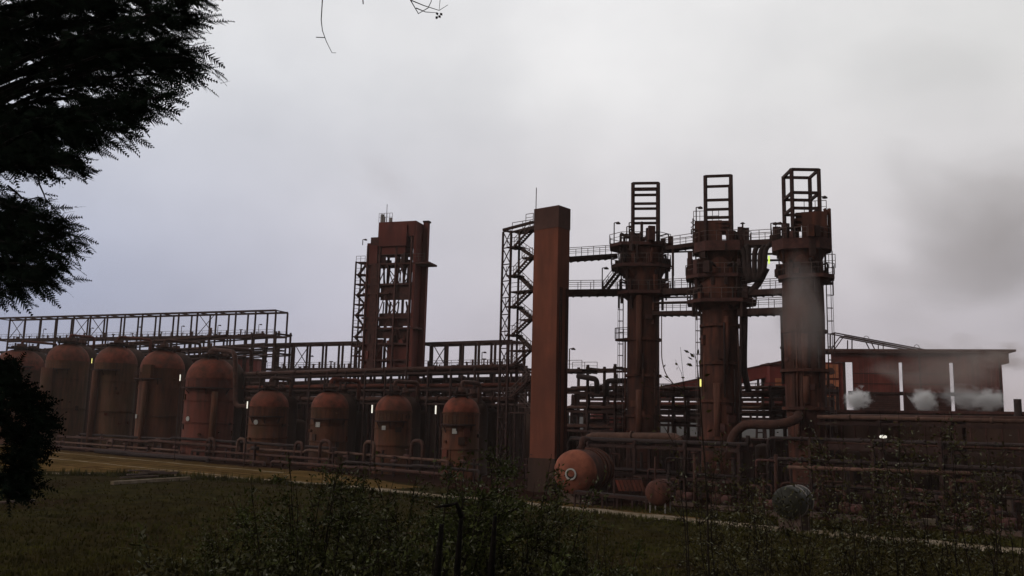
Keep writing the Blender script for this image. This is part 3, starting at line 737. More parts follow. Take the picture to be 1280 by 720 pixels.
# ------------------------------------------------------------------ domed tanks
def silo(px, w, ytop, k, label, mt='silo', dome='silo_dome', sign=None, riser=None, plat=None, box=False, grp='domed tanks along the yard', detail=True):
    b = gp(px, k, 500); mp = mpp(b+UP*9); r = w/2*mp; zt = R(px, ytop, k).z; b = b
    root = thing('domed_tank', label, 'tank', b, grp)
    n_ = (V((CP.x, CP.y, 0))-b).normalized(); ri = V((-n_.y, n_.x, 0)); zy = lambda y: R(px, y, k).z
    dh = r*0.92; zc = zt-dh
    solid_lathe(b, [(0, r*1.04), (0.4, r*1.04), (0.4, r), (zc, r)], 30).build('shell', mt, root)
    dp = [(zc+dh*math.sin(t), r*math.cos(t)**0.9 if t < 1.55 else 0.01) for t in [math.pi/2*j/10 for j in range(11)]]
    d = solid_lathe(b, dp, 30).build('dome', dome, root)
    for z in ((zc, zc-r*0.9, zc*0.45) if detail else (zc,)):
        solid_lathe(b, [(z-0.1, r), (z-0.1, r+0.12), (z+0.1, r+0.12), (z+0.1, r)], 30, smooth=False).build('band', mt, root)
    nz = solid_lathe(b, [(zt-0.2, r*0.28), (zt+0.45, r*0.28), (zt+0.45, r*0.4), (zt+0.65, r*0.4), (zt+0.65, r*0.2), (zt+1.2, r*0.2), (zt+1.25, 0.01)], 14).build('top_nozzle', 'pipe', root)
    if not detail: return root
    rr = random.Random(int(px))
    for j in range(7):
        a = rr.uniform(0, 6.28); q = b+(n_*math.cos(a)+ri*math.sin(a))*r*rr.uniform(.15, .55); h = rr.uniform(.9, 2.6)
        MB().tube([q+UP*(zt-.9), q+UP*(zt+h*0.6)], rr.uniform(.07, .2), 6).build('nozzle', 'pipe_dark', root)
    e = b+VV*(r*1.6)+ri*rr.uniform(-1.5, 1.5); MB().tube(arc_path([b+UP*(zt+.8), b+UP*(zt+1.9), e+UP*(zt+1.9), e+UP*(zt-1)], .7), .3, 8).build('vapour_pipe', rr.choice(['pipe', 'silo_red']), root)
    pm = MB(); z = zt+.15; sp = r*.55
    pm.quadbox(b+UP*z, ri*sp, n_*sp, UP*.06); tp = pm.build('top_platform', 'steel', root)
    c4 = [b+UP*z+ri*sp*x_+n_*sp*y_ for x_, y_ in ((1, 1), (-1, 1), (-1, -1), (1, -1), (1, 1))]; pm = MB(); rail(pm, c4, 1.0, 1.2, .03); pm.build('top_railing', 'steel_red', tp)
    for j in range(6):      # patches, stubs and small boxes on the shell
        a = rr.uniform(-1.3, 1.3); dd = n_*math.cos(a)+ri*math.sin(a); s2 = V((-dd.y, dd.x, 0)); zz = rr.uniform(.3, .95)*zc
        if rr.random() < .5: MB().quadbox(b+dd*(r+.08)+UP*zz, s2*rr.uniform(.15, .5), dd*.12, UP*rr.uniform(.15, .6)).build('bracket', rr.choice(['silo_red', 'silo_back', 'silo']), root)
        else: MB().tube([b+dd*(r-.1)+UP*zz, b+dd*(r+.45)+UP*zz], rr.uniform(.12, .3), 8).build('stub', 'silo', root)
    if plat:
        (y, x0, x1) = plat; z = zy(y); m = MB(); pl = []; po = []
        a0 = math.asin(max(-1, min(1, (x0-px)/(w/2*1.22)))); a1 = math.asin(max(-1, min(1, (x1-px)/(w/2*1.22))))
        ro = r*1.22
        for j in range(11):
            a = a0+(a1-a0)*j/10; dd = n_*math.cos(a)+ri*math.sin(a); pl.append(b+dd*r*0.98+UP*z); po.append(b+dd*ro+UP*z)
        for j in range(10):
            i = len(m.v)
            m.v += [pl[j], pl[j+1], po[j+1], po[j], pl[j]-UP*.22, pl[j+1]-UP*.22, po[j+1]-UP*.22, po[j]-UP*.22]
            m.f += [[i, i+1, i+2, i+3], [i+4, i+7, i+6, i+5], [i+3, i+2, i+6, i+7]]; m.sm += [False]*3
        p_ = m.build('platform', 'steel', root)
        m = MB(); rail(m, po, 1.1, 1.4, 0.025); m.build('railing', 'steel_red', p_)
        for j in (1, 5, 9): MB().beam(po[j]-UP*.1, pl[j]-UP*1.2, 0.12).build('bracket', 'steel', p_)
    if riser:
        (x, y0, wd) = riser; a = math.asin(max(-1, min(1, (x-px)/(w/2)))); dd = n_*math.cos(a)+ri*math.sin(a); p = b+dd*(r+wd*mp/2*0.9)
        MB().tube([p+UP*0.3, p+UP*zy(y0)], wd*mp/2, 10).build('riser_pipe', 'silo', root)
    if box:
        a = -0.6; dd = n_*math.cos(a)+ri*math.sin(a); MB().box(b+dd*r*1.02, V((-dd.y, dd.x, 0)), dd, zy(plat[0]), zy(plat[0]-16), r*.22, r*.2).build('access_box', 'silo', root)
    if sign:
        (x, y, sz, rd) = sign; a = math.asin(max(-1, min(1, (x-px)/(w/2)))); dd = n_*math.cos(a)+ri*math.sin(a); p = b+dd*(r+0.12)+UP*zy(y); s2 = V((-dd.y, dd.x, 0))
        if rd: MB().tube([p-dd*0.04, p+dd*0.04], sz*mp/2, 14).build('sign_plate', 'white', root)
        else: MB().quadbox(p, s2*sz*mp/2, dd*0.03, UP*sz*mp/2).build('sign_plate', 'white', root)
    # ladder at back-left side going up the dome edge
    m = MB(); q = b-ri*(r+0.25); ladder(m, q+UP*0.3, q+UP*(zc), 0.45, n_); m.build('ladder', 'steel_red', root)
    return root
SK = 22
sl = [
 (20, 60, 437, 'tall domed tank at the left edge, half hidden by the dark shrub', dict(plat=(459, 0, 36))),
 (80, 50, 430, 'second tall domed tank from the left, split light and dark', dict(riser=(63, 462, 14), plat=(462, 55, 84), mt='silo_olive')),
 (141, 50, 433, 'third tall domed tank from the left, with small white mark low on its left side', dict(riser=(122, 465, 8), plat=(463, 112, 146), sign=(121, 517, 3, False), mt='silo_olive')),
 (200, 53, 438, 'fourth tall domed tank from the left, with a yellowish plate and box by its ledge', dict(riser=(184, 478, 7), plat=(474, 166, 200), box=True, sign=(175, 521, 5, False))),
 (262, 60, 447, 'reddest and widest tall domed tank with a round white plate', dict(riser=(267, 490, 8), plat=(485, 228, 290), sign=(239, 524, 6, True), mt='silo_red', )),
 (337, 48, 487, 'leftmost of the four short domed tanks, with a round pale plate', dict(plat=(520, 312, 355), sign=(323, 528, 6, True))),
 (413, 46, 489, 'second short domed tank from the left, with a square pale plate', dict(plat=(523, 390, 436), sign=(400, 531, 6, False))),
 (493, 46, 493, 'third short domed tank from the left, dull plate, beside bushes', dict(plat=(526, 470, 510), sign=(482, 535, 5, False))),
 (577, 46, 495, 'short domed tank nearest the plain pillar, with a bright square plate', dict(plat=(530, 552, 595), sign=(570, 539, 6, False))),
]
for px, w, yt, lb, kw in sl: silo(px, w, yt, SK, lb, **kw)
for j, (px, w, yt, *_) in enumerate(sl):
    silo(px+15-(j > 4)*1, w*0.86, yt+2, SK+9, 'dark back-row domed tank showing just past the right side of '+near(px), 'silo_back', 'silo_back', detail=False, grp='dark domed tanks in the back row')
# swan-neck pipe beside the reddest tank
pipe('swan-neck pipe arching from the reddest tank down its right side', [pt(262, R(262, 441, 22).z, 22), R(266, 437, 22), R(294, 440, 22), R(294, 508, 22), R(314, 508, 22)], 0.42, 'pipe', bend=1.4, flanges=False)

# ------------------------------------------------------------------ overhead pipe galleries
def gallery(label, pa, pb, top, deck, bays, k_dep, xb=(), name='pipe_gallery', lamps=()):
    pa = V(pa); pb = V(pb); d = (pb-pa); s_ = V((-d.y, d.x, 0)).normalized(); s_ = s_ if s_.y > 0 else -s_
    root = thing(name, label, 'pipe gallery', V((pa.x, pa.y, 0)))
    for i in range(bays+1):
        p = pa.lerp(pb, i/bays)
        for t in (0, k_dep):
            q = p+s_*t; MB().beam(V((q.x, q.y, 0)), V((q.x, q.y, top)), 0.32, 0.32).build('post', 'steel', root)
    for t in (0, k_dep):
        for z, h in ((top, .45), (deck, .5), (deck-3.2, .35)):
            a = pa+s_*t; b = pb+s_*t; MB().beam(V((a.x, a.y, z)), V((b.x, b.y, z)), 0.3, h).build('girder', 'steel', root)
    for i in range(bays+1):
        p = pa.lerp(pb, i/bays)
        for z in ((top, deck) if i % 2 else (top, deck, deck-3.2)): MB().beam(V((p.x, p.y, z)), V((p.x, p.y, z))+s_*k_dep, 0.22, 0.25).build('crossbeam', 'steel', root)
    for i in xb:
        p = pa.lerp(pb, i/bays); q = pa.lerp(pb, (i+1)/bays)
        MB().beam(V((p.x, p.y, deck)), V((q.x, q.y, top)), 0.12).beam(V((p.x, p.y, top)), V((q.x, q.y, deck)), 0.12).build('cross_brace', 'steel', root)
    for t in (-.6, k_dep+.4):
        m = MB(); a = pa+s_*t; b = pb+s_*t; rail(m, [V((a.x, a.y, deck+.2)), V((b.x, b.y, deck+.2))], 1.1, 1.8); m.build('railing', 'rail', root)
    rr = random.Random(5)
    for i in range(bays*3):
        m = MB()
        p = pa.lerp(pb, (i+rr.random())/(bays*3))+s_*rr.uniform(.2, k_dep-.2); z = deck+.25
        h = rr.uniform(.4, 1.3); m.tube([V((p.x, p.y, z)), V((p.x, p.y, z+h))], rr.uniform(.1, .28), 6)
        if rr.random() < .5: m.lathe(V((p.x, p.y, z+h)), [(0, .1), (0, .4), (.12, .4), (.12, .1)], 8)
        m.build('valve', 'steel_red', root)
    for f in lamps: p = pa.lerp(pb, f); lampstick(root, V((p.x, p.y, deck+.2)), 2.4)
    return root, s_
def at_xy(px, py, Y): p = P(px, py, Y); return V((p.x, p.y, 0)), p.z
a, za = at_xy(-6, 397, 236); b, zb = at_xy(345, 389, 203)
zt = (za+zb)/2
zd = (P(-6, 426, 236).z+P(345, 418, 203).z)/2
gallery('long tall roof-high pipe gallery above the tall domed tanks on the left', b, a, zt, zd, 16, 4.5, xb=(3, 9, 10, 14), lamps=(.05, .18, .3, .45, .62, .8))
a, za = at_xy(330, 430, 182); b, zb = at_xy(450, 428.5, 171)
gallery('lower pipe gallery between the long left gallery and the red tower building', b, a, (za+zb)/2, (P(330, 462, 182).z+P(450, 461, 171).z)/2, 6, 4, xb=(3,), lamps=(.5,))
a, za = at_xy(522, 429, 157); b, zb = at_xy(640, 427, 147)
gallery('lower pipe gallery between the red tower building and the stair tower', b, a, (za+zb)/2, (P(522, 460, 157).z+P(640, 460, 147).z)/2, 6, 4, xb=(4,), lamps=(.3,))

# ------------------------------------------------------------------ pipe racks with pipes
def rack(label, k, dep, px0, px1, levels, sp_m, mt='steel'):
    top = max(levels); a = pt(px0, 0, k); b = pt(px1, 0, k); L_ = (b-a).length; n = max(1, round(L_/sp_m))
    root = thing('pipe_rack', label, 'pipe rack', a)
    for i in range(n+1):
        p = a.lerp(b, i/n)
        for t in (0, dep): MB().beam(p+VV*t, p+VV*t+UP*(top+.5), 0.3, 0.3).build('post', mt, root)
        for z in levels: MB().beam(p+VV*-.3+UP*z, p+VV*(dep+.3)+UP*z, 0.28, 0.35).build('crossbeam', mt, root)
    for z in levels:
        for t in (0, dep): MB().beam(a+VV*t+UP*(z-.2), b+VV*t+UP*(z-.2), 0.2, 0.3).build('girder', mt, root)
    return root
LV = {1: ['single'], 2: ['lower', 'upper'], 3: ['bottom', 'middle', 'top'], 4: ['bottom', 'second', 'third', 'top']}
MN = {'pipe': 'brown', 'pipe_dark': 'dark', 'pipe_pale': 'pale brown', 'silo_red': 'reddish'}
def rackpipes(where, k, dep, px0, px1, levels, per, grp, rs, rng=(.1, .3), drops=.5, mts=('pipe', 'pipe_dark', 'pipe', 'pipe_pale')):
    rr = random.Random(rs)
    for li, z in enumerate(levels):
        for j in range(per):
            t = dep*(j+.5)/per; r = rr.uniform(*rng)
            x0 = px0 if rr.random() < .5 else px0+(px1-px0)*rr.uniform(0, .4); x1 = px1 if rr.random() < .5 else px1-(px1-px0)*rr.uniform(0, .4)
            pts = [pt(x0, z+.18+r, k+t), pt(x1, z+.18+r, k+t)]
            if rr.random() < drops: pts = [V((pts[0].x, pts[0].y, max(.3, z-rr.uniform(2, 5))))]+pts
            if rr.random() < drops: pts = pts+[V((pts[-1].x, pts[-1].y, z+rr.uniform(1, 2.6)))]
            mt_ = rr.choice(mts)
            pipe('%s pipe, %s, %s level of %s' % (MN[mt_], ORD[j], LV[len(levels)][li], where), pts, r, mt_, grp, bend=.6)
def zat(px, py, k): return R(px, py, k).z
# behind the tanks, left
L1 = (zat(200, 449, 37), zat(200, 440, 37), zat(200, 428, 37))
rack('high pipe rack behind the tall domed tanks', 37, 3.5, 2, 335, L1, 8)
rackpipes('the rack behind the tall tanks', 37, 3.5, 2, 330, L1, 5, 'pipes on the high rack behind the tall tanks', 1, (.16, .45))
L2 = (zat(480, 503, 33), zat(480, 486, 33), zat(480, 466, 33))
rack('middle-height pipe rack behind the four short domed tanks', 33, 4, 300, 655, L2, 5)
rackpipes('the rack behind the short tanks', 33, 4, 300, 655, L2, 6, 'pipes on the rack behind the short tanks', 2, (.12, .42), mts=('pipe', 'pipe_dark', 'pipe', 'silo_red'))
L3 = (zat(480, 492, 46), zat(480, 480, 46))
rack('deep pipe rack further back between the short domed tanks', 46, 4, 290, 660, L3, 5)
rackpipes('the deep rack behind the short tanks', 46, 4, 290, 660, L3, 6, 'dark pipes on the deep rack', 3, (.15, .45), mts=('pipe_dark', 'pipe'))
# right of the pillar
rack('railed pipe rack between the plain pillar and the first column tower', 30, 4, 700, 768, (7, 9.5, 12, 15), 4.5)
rackpipes('the rack right of the pillar', 30, 4, 700, 782, (7, 9.5, 12), 5, 'pipes on the rack right of the pillar', 4)
rack('long low pipe rack passing behind the three column towers', 33, 4, 735, 1035, (8.0, 9.8, 12.2), 6)
rackpipes('the long rack behind the towers', 33, 4, 735, 1035, (8.0, 9.8, 12.2), 5, 'pipes on the long rack behind the towers', 6, (.1, .28), .35)
bridge('railed deck on top of the rack just right of the plain pillar', R(706, 462, 28), R(737, 462, 28), 3.5, 0.4, lamps=(.5,))
bridge('long railed deck passing behind the first column tower', R(742, 491, 30), R(880, 491, 33), 2.0, 0.4)
bridge('railed deck behind and between the two right column towers', R(880, 492, 33), R(1000, 490, 35), 2.0, 0.4)
pipe('dark goose-neck pipe rising between the plain pillar and the first tower', [R(758, 495, 26), R(758, 476, 26), R(800, 476, 26)], .35, 'pipe_dark', bend=.6, flanges=False)
pipe('dark bent pipe dropping from the railed deck near the plain pillar', [R(722, 470, 26), R(746, 474, 26), R(746, 492, 26)], .35, 'pipe_dark', bend=.5, flanges=False)
# foreground right rack in front of towers
L4 = (R(850, 520, 46).z, R(850, 508, 46).z, R(850, 497, 46).z)
rack('deep rack far behind the three column towers', 46, 4, 715, 1030, L4, 7)
rackpipes('the deep rack behind the three towers', 46, 4, 715, 1030, L4, 4, 'pipes on the deep rack behind the towers', 26, (.12, .3), .4, ('pipe', 'pipe_dark', 'silo_red'))
rack('near pipe rack before the first and middle towers', 14, 3, 735, 925, (2.6, 5.6), 6, 'steel')
rackpipes('the near rack before the first tower', 14, 3, 700, 935, (2.6, 5.6), 3, 'pipes on the near rack before the towers', 8, (.1, .24), .6, ('pipe', 'pipe_dark', 'pipe_dark'))
rack('near pipe rack below the long red building', 15, 3, 1015, 1180, (2.2, 4.4, 6.4), 6, 'steel')
rackpipes('the near rack below the long building', 15, 3, 960, 1300, (2.2, 4.4, 6.4), 3, 'pipes on the near rack at the right', 18, (.1, .24), .7, ('pipe', 'pipe_dark', 'pipe_dark'))
rack('far right pipe rack below the long red building', 24, 5, 1020, 1295, (6.0, 8.5), 7, 'steel')
rackpipes('the rack below the long building', 24, 5, 1020, 1295, (6.0, 8.5), 4, 'pipes below the long red building', 9, (.14, .34), .4)
pipe('long pale brown pipe under the long red building', [R(1022, 521, 22), R(1290, 527, 22)], .2, 'pipe_pale')
pipe('long pale pipe low at the right in front of the dark yard', [R(985, 584, 12), R(1215, 592, 12)], .17, 'pipe_pale')
pipe('thick pipe running low from the plain pillar past the first tower', [R(722, 566, 17), R(735, 545, 17), R(850, 546, 17), R(856, 580, 17)], .42, 'pipe_pale', bend=1.0)
# low front pipes along the left yard
rr = random.Random(14); seq = 0
zn = ['ankle-high', 'knee-high', 'waist-high', 'head-high', 'upper']
for j, (z, kk, x0, x1, r, mt_) in enumerate(((.6, 16, 60, 330, .28, 'pipe'), (1.5, 16.6, 60, 225, .2, 'pipe_pale'), (1.7, 16.6, 240, 420, .22, 'pipe'), (2.6, 17.2, 72, 300, .26, 'pipe'), (2.5, 17.4, 310, 560, .2, 'pipe_pale'),
        (3.3, 17.8, 100, 420, .22, 'pipe_dark'), (.9, 15.5, 340, 560, .25, 'pipe'), (1.6, 16.2, 430, 600, .2, 'pipe_dark'), (.5, 15.3, 120, 260, .35, 'pipe_dark'))):
    p0 = pt(x0, z, kk); p1 = pt(x1, z, kk); m_ = p0.lerp(p1, rr.uniform(.3, .7)); o = VV*rr.uniform(-.5, .5)+UP*rr.uniform(-.2, .4)
    pts = [V((p0.x, p0.y, .1)), p0, m_-U*-.9, m_+o, p1, V((p1.x, p1.y, max(.1, p1.z-1.2)))]
    pipe('%s %s pipe running from %s to %s' % (('bottom', 'lower', 'middle', 'upper', 'upper', 'topmost', 'bottom', 'lower', 'thick bottom')[j], MN[mt_], near(x0), near(x1)), pts, r, mt_, 'low pipes in front of the tanks', bend=.5)
for j in range(30):
    pw = ('left-hand', 'middle', 'right-hand')[j % 3]; nm_ = LM[j//3]; px = nm_[0]+(j % 3-1)*18+rr.uniform(-3, 3); p = pt(px, 0, rr.uniform(16, 18.5)); h = rr.uniform(1.4, 3.6)
    root = thing('valve_stand', pw+' one of three small valve stands before '+nm_[1], 'valve', p, 'valve stands among the low pipes')
    MB().beam(p, p+UP*h, rr.uniform(.12, .35)).build('stem', 'steel', root); MB().tube([p-U*rr.uniform(.3, .9)+UP*h*.8, p+U*rr.uniform(.3, .9)+UP*h*.8], rr.uniform(.12, .3), 8).build('valve_body', rr.choice(['pipe', 'steel_red', 'pipe_dark']), root)
    MB().lathe(p+UP*h, [(0, .06), (.05, .35), (.12, .35), (.15, .06)], 10).build('handwheel', 'steel_red', root)
for j, px in enumerate((78, 137, 196, 262, 300, 372, 405, 460, 520)):
    p = pt(px, 0, 16.6+.4*(j % 3)); w = U*rr.uniform(.8, 1.25); h = zat(px, 551+rr.uniform(-3, 6), 16.6)
    pipe('inverted U pipe loop before '+(near(px) if px not in (300, 372, 460, 520) else 'the gap right of '+near(px-35)), [p-w+UP*.6, p-w+UP*h, p+w+UP*h, p+w+UP*.6], .26, ('pipe', 'pipe_pale', 'pipe')[j % 3], 'pipe loops in front of the tanks', bend=1.2, flanges=False)
# dark vessels added to fill the darkness, and pumps under the racks
def drum(label, p, r, L_, ax, mt='pipe', grp=None, name='filler_vessel'):
    root = thing(name, label, 'vessel', V((p.x, p.y, 0)), grp); ax = ax.normalized()
    prof = [(-L_/2-r*.45, .01), (-L_/2-r*.38, r*.5), (-L_/2-r*.2, r*.85), (-L_/2, r), (L_/2, r), (L_/2+r*.2, r*.85), (L_/2+r*.38, r*.5), (L_/2+r*.45, .01)]
    MB().lathe(p, prof, 20, ax).build('shell', mt, root)
    if abs(ax.z) < .5:
        s2 = ax.cross(UP)
        for t in (-.3, .3): MB().quadbox(V((p.x, p.y, (p.z-r*.6)/2))+ax*L_*t, ax*.2, s2*r*.7, UP*((p.z-r*.6)/2)).build('saddle', 'concrete', root)
    else:
        for t in range(3):
            a = t*2.1; o = V((math.cos(a), math.sin(a), 0))*r*.85; MB().beam(V((p.x, p.y, 0))+o, V((p.x, p.y, p.z-L_/2+.2))+o, .25).build('leg', 'steel', root)
    return root
rr = random.Random(12)
for j, (px, nm) in enumerate(LM[:10]):
    px += 32; k = rr.uniform(34, 40); q = pt(px, 0, k); h = rr.uniform(4, 7); r = rr.uniform(1.2, 2.0)
    drum('dark filler vessel added right of '+nm, q+UP*(h*.5+2.0+r*.2), r, h, UP, 'silo_back', 'dark filler vessels behind the domed tanks')
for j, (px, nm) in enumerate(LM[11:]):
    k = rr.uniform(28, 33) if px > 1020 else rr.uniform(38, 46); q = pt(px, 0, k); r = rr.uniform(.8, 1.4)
    if j % 2: drum('dark filler drum added low down behind '+nm, q+UP*(r+1.4), r, rr.uniform(3, 6), U, 'silo_back', 'dark filler drums behind the column towers')
    else: drum('dark filler vessel added low down behind '+nm, q+UP*3.6, r, 3.4, UP, 'silo_back', 'dark filler vessels behind the towers')
# pump skids / blocks filling the base between k=10 and 22
rr = random.Random(21)
def skid(p, lb, grp):
    root = thing('pump_set', lb, 'pump', p, grp)
    MB().box(p, U, VV, 0, .35, 1.3, .6).build('base_frame', 'concrete', root)
    MB().tube([p-U*.9+UP*.9, p+U*.1+UP*.9], .42, 12).build('motor', 'steel_red', root)
    MB().lathe(p+U*.7+UP*.9-VV*.25, [(0, .1), (0, .55), (.5, .55), (.5, .1)], 14, VV).build('pump_casing', 'pipe', root)
    MB().tube(arc_path([p+U*.7+UP*1.3, p+U*.7+UP*2.4, p+U*1.6+UP*2.4], .4), .16).build('outlet', 'pipe', root)
for j, (px, nm) in enumerate(LM[11:]): skid(pt(px+5, 0, rr.uniform(9.5, 13)), 'small rusty pump set before '+nm, 'pump sets at the foot of the near rack')
for j in range(33):
    pw = ('left-hand', 'middle', 'right-hand')[j % 3]; nm_ = LM[10+j//3]; px = nm_[0]+(j % 3-1)*17+rr.uniform(-3, 3); p = pt(px, 0, rr.uniform(10, 19)); h = rr.uniform(1.8, 5.6)
    root = thing('pipe_riser', pw+' upright branched pipe before '+nm_[1], 'pipe', p, 'upright pipes under the near rack')
    MB().tube([p, p+UP*h], rr.uniform(.08, .24), 7).build('riser', rr.choice(['pipe', 'pipe_dark', 'steel']), root)
    e = (U if rr.random() < .5 else -U)*rr.uniform(.8, 3.2)+VV*rr.uniform(-.5, .5); hh = h*rr.uniform(.4, .95)
    MB().tube(arc_path([p+UP*hh, p+UP*hh+e, p+UP*max(.2, hh-rr.uniform(.5, 2))+e], .3), rr.uniform(.07, .18), 6).build('branch', rr.choice(['pipe', 'pipe_dark', 'steel_red']), root)
    if rr.random() < .5: MB().lathe(p+UP*h, [(0, .08), (.02, .4), (.1, .4), (.12, .08)], 9).build('handwheel', 'steel_red', root)
# cabinets / equipment houses low behind racks (dark masses)
def shed(lb, px0, px1, k, dep, h, mt, grp=None, name='equipment_shed', roof='steel_red'):
    a = pt(px0, 0, k); b = pt(px1, 0, k); c = (a+b)/2+VV*dep/2; hw = (b-a).length/2
    root = thing(name, lb, 'building', V((c.x, c.y, 0)), grp)
    MB().box(c, U, VV, 0, h, hw, dep/2).build('wall', mt, root)
    MB().box(c, U, VV, h+.01, h+.3, hw+.3, dep/2+.3).build('roof', roof, root)
    m = MB(); n = max(2, int(hw*2/1.4))
    for i in range(n): q = a.lerp(b, (i+.5)/n)-VV*.04; m.box(q, U, VV, .1, h-.1, .06, .05)
    m.build('rib', roof, root)
    MB().box(a.lerp(b, .3)-VV*.05, U, VV, 0, min(2.2, h*.8), .55, .06).build('door', 'steel', root)
    return root
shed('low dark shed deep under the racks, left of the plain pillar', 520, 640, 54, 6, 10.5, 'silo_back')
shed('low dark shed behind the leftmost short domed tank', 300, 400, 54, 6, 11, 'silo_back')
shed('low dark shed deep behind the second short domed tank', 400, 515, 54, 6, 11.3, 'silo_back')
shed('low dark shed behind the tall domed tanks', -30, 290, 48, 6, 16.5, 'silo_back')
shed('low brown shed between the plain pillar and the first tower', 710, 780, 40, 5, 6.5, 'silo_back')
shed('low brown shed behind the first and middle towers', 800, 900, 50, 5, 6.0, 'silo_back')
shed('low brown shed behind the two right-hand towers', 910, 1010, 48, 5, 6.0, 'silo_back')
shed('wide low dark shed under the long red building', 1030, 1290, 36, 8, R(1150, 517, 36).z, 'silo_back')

# ------------------------------------------------------------------ red clad buildings far behind
def farbox(lb, x0, x1, y0, y1, Y, mt='red_clad', dep=8):
    a = P(x0, y0, Y); b = P(x1, y0, Y); h = a.z; z1 = max(0, P(x0, y1, Y).z)
    root = thing('clad_building', lb, 'building', V(((a.x+b.x)/2, Y, 0)))
    c = V(((a.x+b.x)/2, Y+dep/2, 0)); ex = V((1, 0, 0)); ey = V((0, 1, 0)); hw = abs(b.x-a.x)/2
    MB().box(c, ex, ey, 0, h, hw, dep/2).build('wall', mt, root)
    MB().box(c, ex, ey, h+.01, h+.35, hw+.4, dep/2+.4).build('roof', 'steel_red', root)
    m = MB()
    for i in range(int(hw*2/1.5)): m.box(V((a.x+1.5*i+.7, Y-.04, 0)), ex, ey, .2, h-.2, .07, .05)
    m.build('cladding_rib', 'steel_red', root)
farbox('red clad building showing behind the reddest tall tank', 205, 322, 447, 530, 235)
farbox('small red clad building behind the pipes right of the plain pillar', 742, 790, 514, 530, 210)

# sloping conveyor
def conveyor():
    a = P(815, 487, 150); b = P(985, 451, 143); root = thing('conveyor_gallery', 'red enclosed conveyor sloping up behind the column towers', 'conveyor', V((a.x, a.y, 0)))
    d = (b-a); MB().beam(a-UP*1.0, b-UP*1.0, 2.4, 1.95).build('casing', 'red_clad', root)
    MB().beam(a+UP*.08, b+UP*.08, 2.7, .16).build('roof', 'steel_red', root)
    for f in (.15, .45, .8):
        p = a.lerp(b, f); 
        MB().beam(V((p.x-1, p.y, 0)), p-UP*1.5+V((-.3, 0, 0)), .3).beam(V((p.x+1, p.y, 0)), p-UP*1.5+V((.3, 0, 0)), .3).beam(V((p.x-.8, p.y, p.z*.4)), V((p.x+.8, p.y, p.z*.4)), .2).build('trestle', 'steel', root)
conveyor()
def transfer():
    Y = 141; x0, x1 = 962, 992; a = P(x0, 456, Y); b = P(x1, 456, Y)
    root = thing('transfer_house', 'narrow red transfer house at the conveyor top left of the right tower', 'building', V(((a.x+b.x)/2, Y, 0)))
    c = V(((a.x+b.x)/2, Y+2, 0)); ex = V((1, 0, 0)); ey = V((0, 1, 0)); hw = (b.x-a.x)/2
    MB().box(c, ex, ey, P(970, 512, Y).z, a.z, hw, 2).build('wall', 'red_clad', root)
    MB().box(c, ex, ey, a.z+.01, a.z+.3, hw+.3, 2.3).build('roof', 'steel_red', root)
    z = P(973, 480, Y).z; MB().quadbox(V((P(973, 480, Y).x, Y-.05, z)), ex*.5, ey*.05, UP*.9).build('window', 'orange', root)
    for x in (x0+1, x1-1):
        p = P(x, 500, Y); MB().beam(V((p.x, Y, 0)), V((p.x, Y, P(970, 512, Y).z)), .3).build('leg', 'steel', root); MB().beam(V((p.x, Y+4, 0)), V((p.x, Y+4, P(970, 512, Y).z)), .3).build('leg', 'steel', root)
transfer()
